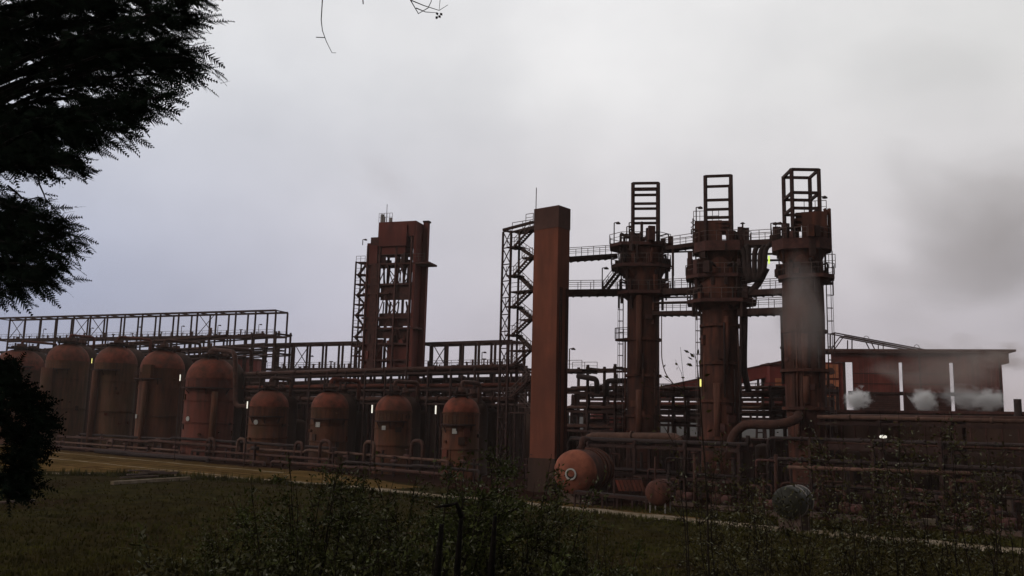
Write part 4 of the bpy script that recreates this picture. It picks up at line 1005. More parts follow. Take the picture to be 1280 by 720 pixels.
def big_building():
    pa = P(1032, 437, 150); pb = P(1264, 437, 143); top = (pa.z+pb.z)/2
    a = V((pa.x, pa.y, 0)); b = V((pb.x, pb.y, 0)); d = (b-a).normalized(); s_ = V((-d.y, d.x, 0)); s_ = s_ if s_.y > 0 else -s_
    root = thing('long_red_building', 'long red building with three bright vertical gaps, at the right', 'building', a)
    def q(px): # along the wall
        dd = ray(px, 480); n = V((s_.x, s_.y, 0)); t = (a-CP).dot(n)/dd.dot(n); r_ = CP+dd*t; return V((r_.x, r_.y, 0))
    zf = R0 = P(1150, 453, 146).z; zm = P(1150, 492, 146).z; zb = P(1150, 514, 146).z
    MB().beam(a+UP*(top-.15)+s_*3-d*.3, b+UP*(top-.15)+s_*3+d*.5, 7.5, .35).build('roof', 'pillar_cap', root)
    MB().beam(q(1040)+UP*(zf+(top-.35-zf)/2)+s_*.3, q(1262)+UP*(zf+(top-.35-zf)/2)+s_*.3, .5, top-.35-zf).build('fascia', 'tower_red', root)
    MB().beam(q(1262)+UP*((top+zf)/2-.2)+s_*.3, q(1262)+s_*6+UP*((top+zf)/2-.2), .4, top-zf-.4).build('fascia', 'tower_red', root)
    for (x0, x1) in ((1067.5, 1123.5), (1130, 1187), (1194, 1253)):
        p0 = q(x0); p1 = q(x1); m = MB().beam(p0.lerp(p1, .5)+UP*(zm+.02)-d*((p1-p0).length/2), p0.lerp(p1, .5)+UP*(zm+.02)+d*((p1-p0).length/2), .3, .3)
        w = MB(); c = (p0+p1)/2+UP*((zf+zm)/2)+s_*.2; w.quadbox(c, (p1-p0)/2, s_*.15, UP*((zf-zm)/2)); wo = w.build('wall_panel', 'tower_red', root)
        m.build('sill_beam', 'steel', root)
        lm = MB()
        n = 8
        for i in range(n):
            z = zb+(zm-zb)*(i+.4)/n; lm.quadbox((p0+p1)/2+UP*z+s_*.2, (p1-p0)/2, s_*.12, UP*(zm-zb)/n*.34)
        lm.build('louver', 'steel_red', root)
        MB().quadbox((p0+p1)/2+UP*((zb+zm)/2)+s_*.6, (p1-p0)/2, s_*.05, UP*((zm-zb)/2)).build('back_panel', 'silo_back', root)
        rb = MB(); nn = 9
        for i in range(nn+1): e = p0.lerp(p1, i/nn); rb.quadbox(e+UP*((zf+zm)/2)+s_*.02, d*.05, s_*.04, UP*((zf-zm)/2))
        rb.build('cladding_rib', 'red_clad', wo)
    for x in (1056, 1068, 1123, 1130.5, 1186.5, 1194.5, 1252):
        p = q(x)+s_*.3; MB().beam(p, p+UP*zf, .35).build('column', 'steel', root)
        p = p+s_*5.5;
    for x in (1068, 1130.5, 1194.5):       # slim ladder in each bright gap
        p = q(x-3.6)+s_*.5; m = MB().beam(p+UP*(zm-.3), p+UP*(zm+.3), .9, .5).build('gap_clamp', 'steel', root)
    for i in range(14):
        p = q(1034+i*17); MB().beam(p+UP*(top-.45)+s_*-.4, p+UP*(top-.45)+s_*6.4, .14, .3).build('rafter', 'steel', root)
    MB().beam(q(1036)+UP*(top-.5)-s_*.75, q(1262)+UP*(top-.5)-s_*.75, .22, .22).build('gutter', 'steel_red', root)
    for x in (1150, 1250): MB().tube([q(x)+UP*(top-.5)-s_*.6, q(x)+UP*(top-1.2)-s_*.15, q(x)+UP*zb-s_*.15], .09, 6).build('downpipe', 'steel_red', root)
    for y in (466, 479): MB().beam(q(1068)+UP*P(1100, y, 146).z-s_*.02, q(1123)+UP*P(1100, y, 146).z-s_*.02, .07, .12).build('girt', 'steel', root); MB().beam(q(1131)+UP*P(1100, y, 146).z-s_*.02, q(1186)+UP*P(1100, y, 146).z-s_*.02, .07, .12).build('girt', 'steel', root)
    MB().beam(q(1030)+UP*(zb-.4)+s_*2, q(1256)+UP*(zb-.4)+s_*2, 5, .8).build('floor_slab', 'steel', root)
    for x in (1035, 1090, 1150, 1210, 1250):
        p = q(x)+s_*2; MB().beam(p, p+UP*(zb-.8), .6).build('support_leg', 'steel', root)
    # left bay with orange machinery frames
    p0 = q(1028); p1 = q(1056); MB().quadbox((p0+p1)/2+UP*((zf+zb)/2)+s_*.8, (p1-p0)/2, s_*.2, UP*((zf-zb)/2)).build('wall_panel', 'red_clad', root)
    for y in (463, 483, 503):
        e = q(1039); z = P(1040, y, 148).z; MB().quadbox(e+UP*z+s_*.4, d*1.25, s_*.2, UP*1.15).build('inspection_panel', 'orange', root)
        MB().tube([e+UP*z+s_*.1, e+UP*z+s_*.3], .6, 14).build('hatch_ring', 'steel_red', root)
    m = MB(); A_ = q(1043)+UP*top; pts = [(1043, 416), (1055, 418), (1155, 436.5)]
    return root, q, top
BB, BQ, BT = big_building()
def roof_frame():
    root = thing('roof_truss', 'slim triangular steel frame lying on the left end of the long red roof', 'truss', BQ(1043)+UP*BT)
    def h(px, py): 
        q = BQ(px); r_ = P(px, py, q.y+2.0); return r_
    m = MB()
    for o in (0, 2.0):
        O = V((0, o, 0)); m.beam(h(1043, 416)+O, h(1158, 437.5)+O, .2); m.beam(h(1043, 416)+O, h(1043, 438)+O, .2)
        m.beam(h(1055, 420)+O, h(1150, 438)+O, .2); m.beam(h(1055, 420)+O, h(1043, 437)+O, .16); m.beam(h(1065, 424)+O, h(1065, 438)+O, .16)
        m.beam(h(1088, 426)+O, h(1094, 438)+O, .16); m.beam(h(1104, 430)+O, h(1104, 438)+O, .12)
    m.beam(h(1043, 416), h(1043, 416)+V((0, 2, 0)), .16)
    m.build('frame', 'steel', root)
    m = MB()
    for x, y in ((1083, 423), (1146, 434)):
        c = h(x, y+2); m.tube([c+V((math.cos(t)*.5, 0, math.sin(t)*.7)) for t in [math.pi*j/6 for j in range(7)]], .05, 5)
    m.build('hoop', 'steel', root)
roof_frame()

# ------------------------------------------------------------------ horizontal vessel with round manway near the path
def vessel():
    Y = 88; c = P(719, 590, Y); r = 27*Y/F; ax = (V((c.x, c.y, 0)).normalized()+V((.34, 0, 0))).normalized(); n_ = -ax
    root = thing('horizontal_vessel', 'big rusty horizontal drum with round white manway ring, beside the path', 'vessel', V((c.x, c.y, 0)))
    prof = [(r*math.sin(t)*0.62*-1, r*math.cos(t)) for t in [math.pi/2*(1-j/9) for j in range(10)]]
    MB().lathe(c, prof+[(0.15, r)], 36, ax).build('domed_end', 'vessel', root)
    MB().lathe(c, [(0.15, r), (6.5, r), (7.1, r*.8), (7.5, .01)], 36, ax).build('barrel', 'shaft', root)
    for h in (3.0, 4.0, 5.4): MB().lathe(c, [(h, r), (h, r+.13), (h+.22, r+.13), (h+.22, r)], 36, ax, smooth=False).build('hoop', 'shaft_light', root)
    e = c+n_*(r*.60)
    rg = MB(); s2 = ax.cross(UP).normalized(); e = e-UP*.15
    ring = [(0.05, .42), (-.14, .42), (-.14, .56), (0.3, .56)]
    MB().lathe(e, ring, 22, ax, smooth=False).build('manway_ring', 'white', root)
    MB().lathe(e, [(-.02, .01), (-.02, .43)], 22, ax, smooth=False).build('manway_door', 'pipe_dark', root)
    for h in (.9, 5.4): 
        p = c+ax*h; MB().quadbox(V((p.x, p.y, (c.z-r*.7)/2)), ax*.25, s2*r*.8, UP*((c.z-r*.7)/2)).build('saddle', 'concrete', root)
    MB().tube(arc_path([c+ax*2+UP*(r-.1), c+ax*2+UP*(r+1.0), c+ax*3.6+UP*(r+1.0)], .5), .3).build('top_nozzle', 'pipe', root)
vessel()
def skidframe():
    a = G(712, 634); b = G(806, 640); a.z = b.z = 0
    d = (b-a).normalized(); s_ = V((-d.y, d.x, 0)); s_ = s_ if s_.y > 0 else -s_; a = a+s_*1.0; b = b+s_*1.0
    root = thing('low_platform', 'low dark steel platform frame between the big drum and the path', 'platform', (a+b)/2)
    MB().beam(a+UP*1.25, b+UP*1.0, .2, .25).beam(a+UP*1.25+s_*1.4, b+UP*1.0+s_*1.4, .2, .25).build('frame', 'steel', root)
    MB().beam(a+UP*1.4+s_*.7, b+UP*1.15+s_*.7, 1.2, .05).build('grating', 'pipe_dark', root)
    for f in (.02, .2, .4, .6, .8, .98):
        for t in (0, 1.4): p = a.lerp(b, f)+s_*t; MB().beam(p, p+UP*1.2, .14).build('leg', 'steel', root)
    c0 = P(768, 599, 84); c1 = P(802, 599, 84)
    root2 = thing('slatted_cover', 'slatted rusty red cover leaning over the low platform', 'cover', V((c0.x, c0.y, 0)))
    m = MB(); n = 7
    for i in range(n):
        t0 = c0.lerp(c1, (i+.1)/n); t1 = c0.lerp(c1, (i+.9)/n); dn = V((.35, -.25, -1.05))
        mid = (t0+t1)/2+dn/2; m.quadbox(mid, (t1-t0)/2, dn/2, dn.cross(t1-t0).normalized()*.05)
    m.build('slat', 'silo_red', root2)
    m = MB()
    for p in (c0, c1): m.beam(V((p.x, p.y, 0)), p, .12); 
    m.beam(c0, c1, .14); m.build('support', 'steel', root2)
skidframe()
def small_drum():
    c = P(822, 616, 80); r = 15.5*80/F; ax = V((.45, 1, 0)).normalized()
    root = thing('small_vessel', 'small rusty round-ended drum on thin pale legs beside the path', 'vessel', V((c.x, c.y, 0)))
    prof = [(-r*.6*math.sin(t), r*math.cos(t)) for t in [math.pi/2*(1-j/7) for j in range(8)]]
    MB().lathe(c, prof+[(2.2, r), (2.7, r*.6), (2.8, .01)], 26, ax).build('shell', 'shaft', root)
    MB().lathe(c, [(.3, r), (.3, r+.08), (.45, r+.08), (.45, r)], 26, ax, smooth=False).build('rim', 'steel_red', root)
    s2 = ax.cross(UP).normalized()
    for t in (-.6, .6):
        for h in (0, 1.8): p = c+ax*h+s2*r*t; MB().beam(V((p.x, p.y, 0)), V((p.x, p.y, c.z-r*.5)), .09).build('leg', 'pale_steel', root)
small_drum()
def green_tank():
    c = P(992, 627, 69); r = 19*69/F; ax = V((.75, 1, 0)).normalized()
    root = thing('dark_green_tank', 'glossy dark green round tank with a pale painted highlight, behind twigs at the right', 'tank', V((c.x, c.y, 0)))
    prof = [(-1.3-r*.5*math.sin(t), r*math.cos(t)) for t in [math.pi/2*(1-j/7) for j in range(8)]]
    MB().lathe(c, prof+[(1.1-r*.0+r*.5*math.sin(t), r*math.cos(t)) for t in [math.pi/2*j/7 for j in range(8)]], 28, ax).build('shell', 'green_tank', root)
    MB().lathe(c, [(-.3, r), (-.3, r+.05), (-.18, r+.05), (-.18, r)], 28, ax, smooth=False).build('highlight_band', 'pale_steel', root)  # pale bands painted in for the highlights on the tank
    MB().lathe(c, [(.9, r), (.9, r+.05), (1.05, r+.05), (1.05, r)], 28, ax, smooth=False).build('highlight_band', 'pale_steel', root)
    s2 = ax.cross(UP).normalized()
    for h in (-.9, .9): p = c+ax*h; MB().quadbox(V((p.x, p.y, (c.z-r*.7)/2)), ax*.15, s2*r*.7, UP*(c.z-r*.7)/2).build('saddle', 'concrete', root)
green_tank()
def small_stuff():
    # lamp posts between tanks
    for x, y, k, mt, lb in ((226, 472, 12, 'lamp_white', 'slim lamp post with lit white tube between the fourth and reddest tall tanks'),
        (310, 506, 12, 'lamp_white', 'slim lamp post with lit white tube left of the leftmost short tank'),
        (466, 511, 12, 'lamp_white', 'slim lamp post with lit white tube between second and third short tanks'),
        (545.5, 512, 12, 'lamp_white', 'slim lamp post with lit white tube between the two right-hand short tanks'),
        (115.5, 451, 22, 'lamp_yellow', 'slim lamp post with lit yellow tube between the second and third tall tanks')):
        p = R(x, y, k); g_ = V((p.x, p.y, 0)); root = thing('lamp_post', lb, 'lamp', g_)
        MB().beam(g_, g_+UP*(p.z+.6), .1).build('post', 'steel', root)
        MB().beam(p-UP*.55-VV*.12, p+UP*.5-VV*.12, .12).build('lamp_tube', mt, root)
        MB().quadbox(p+VV*.05, U*.16, VV*.06, UP*.68).build('lamp_housing', 'steel', root)
    p = R(1104, 546.5, 15); g_ = V((p.x, p.y, 0)); root = thing('lamp_post', 'short lamp post with one round bright lamp under the long red building', 'lamp', g_)
    MB().beam(g_, p, .1).build('post', 'steel', root); MB().lathe(p-UP*.1, [(0, .05), (.05, .3), (.22, .3), (.3, .05)], 12).build('lamp_head', 'lamp_white', root)
    # pale objects low at the right
    p = G(1189, 625); root = thing('white_canister', 'pair of small white canisters stacked at the foot of the right-hand rack', 'canister', p)
    MB().lathe(p, [(0, .01), (0, .28), (.6, .28), (.7, .1)], 12).build('lower_can', 'white', root); MB().lathe(p+UP*.72, [(0, .01), (0, .24), (.5, .24), (.6, .08)], 12).build('upper_can', 'pale_steel', root)
    a = G(1120, 654); b = G(1178, 657); d = (b-a).normalized(); root = tag(MB().beam(a+UP*.25, b+UP*.25, .7, .5).build('concrete_slab', 'track'), 'long low pale concrete slab lying in grass at the right', 'slab')
    # debris on the left by the path
    a = G(128, 600); b = G(232, 598); rr = random.Random(3)
    root = thing('timber_stack', 'low flat pile of pale planks in the grass beside the left path', 'timber pile', (a+b)/2)
    for i in range(7):
        f = rr.uniform(.1, .6); L_ = rr.uniform(.25, .5); y = rr.uniform(-1.2, 1.2)
        p = a.lerp(b, f)+V((0, y, .25+.12*i)); q = a.lerp(b, min(1, f+L_))+V((0, y+rr.uniform(-.6, .6), .25+.12*i)); MB().beam(p, q, .5, .14).build('plank', 'concrete', root)
    a = G(140, 606); b = G(236, 600)
    tag(MB().beam(a+UP*.2, b+UP*.2, .5, .35).build('kerb_beam', 'track'), 'long pale beam lying in front of the plank pile', 'beam')
    a = G(-20, 631); b = G(44, 627); tag(MB().beam(a+UP*.1, b+UP*.1, .35, .16).build('pipe_length', 'concrete'), 'thin pale rod lying in grass at the lower left edge', 'rod')
small_stuff()

# ------------------------------------------------------------------ vegetation
def leafquad(mb, p, d, s, rr, wr=.45):
    n = V((rr.gauss(0, 1), rr.gauss(0, 1), rr.gauss(0, 1)+.6)); n.normalize()
    d = d.normalized(); w = d.cross(n)
    if w.length < .05: return
    w.normalize()
    a = p; c = p+d*s; m1 = p+d*s*.45+w*s*wr*.5; m2 = p+d*s*.45-w*s*wr*.5
    mb.quad(a, m1, c, m2)
def rvec(rr): 
    v = V((rr.gauss(0, 1), rr.gauss(0, 1), rr.gauss(0, 1))); v.normalize(); return v
def shrub(label, base, h, spread, nst, leaves, lsize, seed, mts=('leaf', 'leaf_pale'), pale=.12, group=None, name='shrub', lean=V((0, 0, 0)), r0=.02, sub=7):
    rr = random.Random(seed); root = thing(name, label, 'shrub', base, group)
    st = MB(); tips = []
    for i in range(nst):
        a = rr.uniform(0, 6.28); sp = spread*rr.uniform(.2, 1); hh = h*rr.uniform(.74, 1.0)*(1-.16*(sp/spread)**2)
        end = base+V((math.cos(a)*sp, math.sin(a)*sp*.7, hh))+lean*rr.random()
        b0 = base+V((math.cos(a)*spread*.08, math.sin(a)*spread*.08, 0)); mid = b0.lerp(end, .5)+V((rr.uniform(-.15, .15), rr.uniform(-.15, .15), .1*h))
        pts = [b0.lerp(mid, t/3) for t in range(3)]+[mid.lerp(end, t/4)+rvec(rr)*.03 for t in range(5)]
        st.tube(pts, [r0*(1-.85*j/7) for j in range(8)], 5)
        for j in range(sub):
            t = rr.uniform(.42, 1); q = pts[int(t*7)]; d = (V((math.cos(a), math.sin(a), .6))+rvec(rr)*.9).normalized(); l = rr.uniform(.2, .55)*min(h*.35, .9)
            e = q+d*l; m_ = q.lerp(e, .5)+rvec(rr)*l*.12
            st.tube([q, m_, e], [r0*.3, r0*.2, r0*.08], 4, False); tips += [(q, m_), (m_, e), (m_, e)]
    st.build('stems', 'twig', root)
    ms = {m: MB() for m in mts}
    for i in range(leaves):
        q, e = tips[rr.randrange(len(tips))]; p = q.lerp(e, rr.random())+rvec(rr)*min(h, 3)*.035*abs(rr.gauss(0, 1)); d = (e-q).normalized()+rvec(rr)*1.1
        leafquad(ms[mts[1] if rr.random() < pale else mts[0]], p, d, lsize*rr.uniform(.6, 1.3), rr)
    for m, b in ms.items(): b.build('leaves', m, root)
    return root
def bankpt(px, Y):
    p = P(px, 640, Y); return V((p.x, Y, gz(p.x, Y)))
bush = [(300, 15, 650-0), (395, 12.5, 0), (460, 14, 0), (540, 11.5, 0), (600, 13, 0), (645, 12, 0), (745, 15, 0)]
tops = [590, 552, 565, 540, 540, 530, 622]
blab = ['small low dark bush at the left end of the foreground thicket', 'broad dense bush left in the foreground thicket below the short tanks', 'bushy shrub behind the thicket under the third short tank',
 'dense shrub in the middle of the thicket around the dead stumps', 'tall leafy shrub right of the dead stumps, under the last short tank', 'tallest shrub of the thicket, in front of the plain pillar foot', 'low shrub at the right end of the thicket below the big drum']
for i, ((px, Y, _), ty) in enumerate(zip(bush, tops)):
    b = bankpt(px, Y); zt = P(px, ty, Y).z; h = (zt-b.z)
    shrub(blab[i], b, h, 1.25, 20, 8500, .058, 100+i, pale=.10, sub=12)
# lower undergrowth along the bank
for i in range(9):
    px = 255+i*60; b = bankpt(px, 9.5+(i % 3)*1.2); zt = P(px, 660+(i % 2)*14, b.y).z
    shrub('low leafy undergrowth at the bottom of the thicket, %s from its left end' % ('first','second','third','fourth','fifth','sixth','seventh','eighth','ninth')[i], b, zt-b.z, .9, 9, 2200, .07, 300+i, group='low undergrowth in the thicket', pale=.2)
# thin twiggy shrubs at the right
tw = [(868, 8.2, 452, 2.4, 'tallest thin twig shrub, reaching up before the middle tower'), (925, 11, 525, 3, 'thin twiggy shrub below the gap between the two right towers'), (975, 9.0, 560, 3, 'twiggy shrub in front of the dark green tank'),
 (1040, 10, 520, 3, 'twiggy shrub in front of the right tower foot'), (1110, 9.5, 505, 3, 'leafy twig shrub below the middle of the long red building'), (1165, 11, 512, 3, 'thin shrub below the second bright gap of the long building'),
 (1225, 9.0, 500, 3, 'dark twig shrub near the right end of the long building'), (1285, 10, 515, 3, 'twig shrub at the right edge of the photo')]
for i, (px, Y, ty, _, lb) in enumerate(tw):
    b = bankpt(px, Y); zt = P(px, ty, Y).z; h = zt-b.z
    shrub(lb, b, h*1.06, .95 if i else .4, 12 if i else 4, 2400 if i else 260, .042, 500+i, mts=('leaf_olive', 'leaf_pale'), pale=.16, r0=.0095, sub=16)
for i in range(10):
    px = 745+i*60; b = bankpt(px, 12+(i % 3)); zt = P(px, 628+(i % 3)*16, b.y).z
    shrub(['thin ', 'loose '][i % 2]+'weedy clump in the lower foreground before '+near(px), b, zt-b.z, .9, 7, 420, .06, 700+i, mts=('leaf_olive', 'leaf_pale'), group='weedy undergrowth at the lower right', r0=.012, pale=.06)
# dead stumps in the thicket
def shoot():
    b = bankpt(890, 8.0); rr = random.Random(9); root = thing('tall_shoot', 'single leafy shoot reaching highest, left of the middle tower shaft', 'plant', b)
    ps = [b, P(884, 620, 8), P(878, 540, 8.05), P(874, 480, 8), P(871, 452, 8), P(867, 441, 8)]; MB().tube(ps, [.009, .008, .006, .005, .004, .002], 5).build('stem', 'twig', root)
    m = MB()
    for (x, y) in ((862, 441), (872, 444), (866, 450), (874, 456), (866, 458), (872, 462), (880, 470), (868, 447), (884, 540), (872, 530), (886, 560), (890, 575), (872, 590), (876, 500), (882, 515)):
        p = P(x, y, 8); o = P(872, y+4, 8); leafquad(m, p, (p-o)+rvec(rr)*.01, .06, rr, .5)
    m.build('leaves', 'leaf_olive', root)
shoot()
def stump(lb, px, ty, Y, hook=False, w=.09):
    b = bankpt(px, Y); t = P(px+3, ty, Y); root = thing('dead_stump', lb, 'stump', b)
    pts = [b, b.lerp(t, .4)+V((.04, 0, 0)), b.lerp(t, .8)+V((-.02, 0, 0)), t]; rs = [w*1.3, w, w*.8, w*.45]
    MB().tube(pts, rs, 9).build('trunk', 'bark', root)
    if hook:
        e = P(px-30, ty-6, Y); MB().tube([t-UP*.05, t+V((-.05, 0, .08)), (t+e)/2+UP*.04, e], [w*.6, w*.5, w*.4, w*.2], 7).build('broken_limb', 'bark', root)
stump('dark dead stump with a limb bent to the left, in the thicket', 574, 640, 8.8, True, .042)
stump('short pointed dark dead stump left of the bent one', 549, 655, 8.3, False, .045)
stump('dark dead stump with thin top right of the bent one', 616, 645, 9.3, False, .045)

# conifer at the left -------------------------------------------------
def frond(mb, p, d, L_, rr, n=9):
    d = d.normalized(); nrm = rvec(rr); side = d.cross(nrm).normalized()
    c = p; step = L_/n
    for j in range(n):
        t = j/n; d2 = (d+V((0, 0, -.06*j*.3))+rvec(rr)*.08).normalized(); q = c+d2*step
        w = L_*.34*(1-t)**.8*rr.uniform(.5, 1.2)+.015
        for s_ in (-1, 1):
            tip = c+(d2*.9+side*s_*.75+rvec(rr)*.15).normalized()*w
            mb.tri(c, c+(q-c)*.85, tip)
        mb.tri(c-side*.006, c+side*.006, q)
        c = q
def conifer():
    rr = random.Random(77); tb = V((-8.6, 12.0, gz(-8.6, 12))); root = thing('conifer_tree', 'dark feathery conifer overhanging the upper left corner of the photo', 'tree', tb)
    H = 13.5; MB().tube([tb+V((0.02*j*j*.1, 0, H*j/8)) for j in range(9)], [.34*(1-j/9.5) for j in range(9)], 10).build('trunk', 'bark', root)
    limbs = MB(); fo = MB()
    # limb tips given in picture space, their own depths
    tips = []
    rows = [(-40, 262), (-20, 268), (5, 262), (28, 254), (50, 246), (70, 246), (84, 270), (112, 218), (135, 195), (155, 170), (172, 140), (190, 100), (198, 60), (150, 105), (206, 130)]
    for (y, x) in rows:
        for dY in (-1.1, 0.0, 1.0):
            tips.append((x-rr.uniform(0, 26)-(abs(dY) > .5)*rr.uniform(5, 30), y+rr.uniform(-8, 8), 10.4+dY+rr.uniform(-.3, .3), 1.0))
    for (y, x) in ((262, 55), (280, 78), (300, 92), (318, 100), (336, 82), (352, 58), (365, 38)):
        for dY in (-.6, .5): tips.append((x-rr.uniform(0, 22), y+rr.uniform(-6, 6), 10.2+dY, .9))
    for (x, y) in ((95, 30), (60, 60), (140, 10), (20, 20), (10, 80), (60, 0), (150, 60), (190, 20), (110, 70), (200, 60), (30, 290), (40, 320), (20, 340), (5, 250), (20, 160), (60, 165), (100, 160)):
        tips.append((x, y, 10.6+rr.uniform(-.6, .6), 1.0))
    for (x, y, Y, sc) in tips:
        tip = P(x, y, Y); 
        s0 = tb+V((0, 0, 0)); hz = tip.z-rr.uniform(-.2, 1.0)*(1 if y < 220 else .3); s0 = V((tb.x, tb.y, max(tb.z+1, hz)))
        pts = [s0.lerp(tip, t/7)+V((0, 0, .35*math.sin(math.pi*t/7)))+rvec(rr)*.04 for t in range(8)]
        limbs.tube(pts, [.055*(1-.88*j/7) for j in range(8)], 5)
        dr = (pts[-1]-pts[-4]).normalized()
        for j in range(100):
            t = rr.uniform(.42, 1.0)**.8; i = min(6, int(t*7)); q = pts[i].lerp(pts[i+1], rr.random())
            # skip a few gaps
            out = (dr*1.0+V((rr.uniform(-.1, .5), rr.uniform(-.7, .7), rr.uniform(-.95, .45)))).normalized()
            q = q+rvec(rr)*rr.uniform(0, .26)
            sx, sy = proj(q)
            if 18 < sx < 42 and 72 < sy < 95 and rr.random() < .8: continue
            if 60 < sx < 92 and 108 < sy < 135 and rr.random() < .7: continue
            if sy > 205 and sy < 245 and rr.random() < .75: continue
            frond(fo, q, out, rr.uniform(.16, .42)*sc, rr, 10)
        frond(fo, tip-dr*.12, dr+V((0, 0, rr.uniform(-.1, .25))), .42*sc, rr, 14)
    # wispy bare twigs in the gap
    for (a, b) in (((8, 215), (98, 200)), ((5, 235), (60, 255)), ((40, 210), (55, 262)), ((10, 205), (80, 225))):
        p = P(*a, 10.3); q = P(*b, 10.1); pts = [p.lerp(q, t/5)+rvec(rr)*.05 for t in range(6)]; limbs.tube(pts, [.014, .013, .011, .009, .007, .004], 5)
        for j in range(14): c = pts[rr.randrange(6)]; fr_ = rvec(rr); frond(fo, c, fr_+V((.6, 0, -.2)), .16, rr, 5)
    limbs.build('limbs', 'bark', root); fo.build('foliage', 'conifer', root)
conifer()
def dark_shrub():
    rr = random.Random(8); b = V((-6.2, 10.4, gz(-6, 10.4))); root = thing('conifer_shrub', 'black-looking young conifer low at the left edge of the photo', 'shrub', b)
    st = MB(); fo = MB(); t0 = P(-4, 452, 10.2); st.tube([b, b.lerp(t0, .5), t0], [.07, .05, .015], 7)
    for (x, y) in ((22, 470), (12, 455), (38, 488), (52, 500), (64, 512), (66, 528), (54, 545), (60, 560), (48, 575), (40, 592), (52, 605), (30, 615), (20, 500), (20, 540), (25, 570), (10, 600), (5, 480), (0, 520)):
        for dY in (-.5, .3):
            tip = P(x-rr.uniform(2, 14), y+rr.uniform(-4, 4), 10.0+dY); s0 = V((b.x+.5, b.y, max(b.z+.1, tip.z-.15)))
            pts = [s0.lerp(tip, t/5)+V((0, 0, .06*math.sin(math.pi*t/5))) for t in range(6)]; st.tube(pts, [.02, .018, .014, .01, .007, .004], 4, False)
            dr = (pts[-1]-pts[-3]).normalized()
            for j in range(38): i = rr.randrange(1, 5); q = pts[i].lerp(pts[i+1], rr.random())+rvec(rr)*.07; frond(fo, q, dr+rvec(rr)*.8, rr.uniform(.12, .26), rr, 6)
    st.build('stems', 'bark', root); fo.build('foliage', 'conifer', root)
dark_shrub()
# bare tree whose twigs hang into the top of the frame
def bare_tree():
    rr = random.Random(5); Y = 7.5; tb = V((-7.4, 6.0, gz(-7, 6))); root = thing('bare_tree', 'bare twigs hanging into the top edge of the photo', 'tree', tb)
    tr = MB(); top = tb+V((.4, .2, 7.2)); tr.tube([tb, tb.lerp(top, .5)+V((.1, 0, 0)), top], [.2, .15, .09], 9); tr.build('trunk', 'bark', root)
    lm = MB(); e1 = P(410, -70, Y); e2 = P(600, -60, Y); l0 = tb.lerp(top, .93)
    pts = [l0, l0.lerp(e1, .5)+UP*.3, e1, e1.lerp(e2, .6)+UP*.05, e2+V((.4, 0, .1))]; lm.tube(pts, [.075, .06, .04, .03, .012], 7); lm.build('limb', 'bark', root)
    def tw_(coords, r, Y=Y):
        m = MB(); ps = [P(x, y, Y) for x, y in coords]; m.tube(ps, [r*(1-.6*j/(len(ps)-1)) for j in range(len(ps))], 6); return m
    m = tw_([(405, -66), (404, -30), (403, 0), (401.5, 25), (403, 38), (408, 52), (415, 66), (420, 66)], .006); tw = m.build('hanging_twig', 'twig', root)
    MB().tube([P(406, 47, Y), P(395, 46.5, Y)], .004, 5).build('side_twig', 'twig', tw)
    MB().tube([P(450, -62, Y), P(453, -10, Y), P(454, 5, Y)], .005, 5).build('hanging_twig', 'twig', root)
    tw = tw_([(500, -60), (508, -14), (513, 0), (523, 17), (535, 10), (539, 2), (541, -20), (540, -60)], .006).build('hanging_twig', 'twig', root)
    tw_([(513, 0), (530, 7), (549, 13), (560, 6)], .005).build('side_twig', 'twig', tw)
    tw_([(520, 10), (532, 15), (547, 16)], .005).build('side_twig', 'twig', tw)
    tw_([(552, -60), (551, -10), (549, 12)], .005).build('hanging_twig', 'twig', root)
    m = MB()
    for (x, y) in ((546, 15), (548, 19), (550, 16), (547, 20)): p = P(x, y, Y); leafquad(m, p, V((rr.uniform(-1, 1), 0, -1)), .035, rr, .8)
    m.build('dry_leaf', 'bark', tw)
bare_tree()

# grass tufts over the field (uncountable)
def grass():
    rr = random.Random(31); m = MB()
    for i in range(26000):
        px = rr.uniform(-30, 1310); py = 596+(rr.random()**.8)*135
        if rr.random() < .22: py = None
        if py is None:
            i_ = rr.randrange(len(fine)-1); f_ = fine[i_]; d_ = (fine[i_+1]-f_).normalized(); p = f_+d_*rr.uniform(0, 1.5)+V((d_.y, -d_.x, 0))*(-1)*0; nn_ = V((d_.y, -d_.x, 0)); nn_ = nn_ if nn_.y < 0 else -nn_; p = f_+d_*rr.uniform(0, 1.6)+nn_*(1.8+abs(rr.gauss(0, 1.1))); p.z = 0
            h = rr.uniform(.15, .5)*(2.2 if p.x < -25 and rr.random() < .25 else 1)
        else:
            p = G(px, py); kk = (p-A0).dot(VV)
            if kk > lerpf([(-90, -1.6), (60, -2.2), (80, -4), (92, -8), (99, -14), (104, -24), (110, -60)], (p-A0).dot(U)): continue
            h = rr.uniform(.08, .28)*(1.6 if rr.random() < .06 else 1)
        for j in range(3):
            a = rr.uniform(0, 6.28); o = V((math.cos(a), math.sin(a), 0)); w = V((-o.y, o.x, 0))*.02*(1+p.y/60)
            m.tri(p+o*.05-w, p+o*.05+w, p+o*rr.uniform(.05, .2)+UP*h)
    tag(m.build('grass', 'grass'), 'rough dark green grass in front of the path', 'grass', kind='stuff')
    m = MB()
    for i in range(5000):
        px = rr.uniform(820, 1290); s_ = rr.uniform(-25, 34); p = A0+U*s_+VV*rr.uniform(1.8, 7.5); p.z = 0; h = rr.uniform(.1, .4)
        for j in range(3):
            a = rr.uniform(0, 6.28); o = V((math.cos(a), math.sin(a), 0)); w = V((-o.y, o.x, 0))*.04
            m.tri(p+o*.05-w, p+o*.05+w, p+o*rr.uniform(.05, .2)+UP*h)
    tag(m.build('grass', 'grass'), 'patchy grass strip behind the path at the right', 'grass', kind='stuff')
grass()

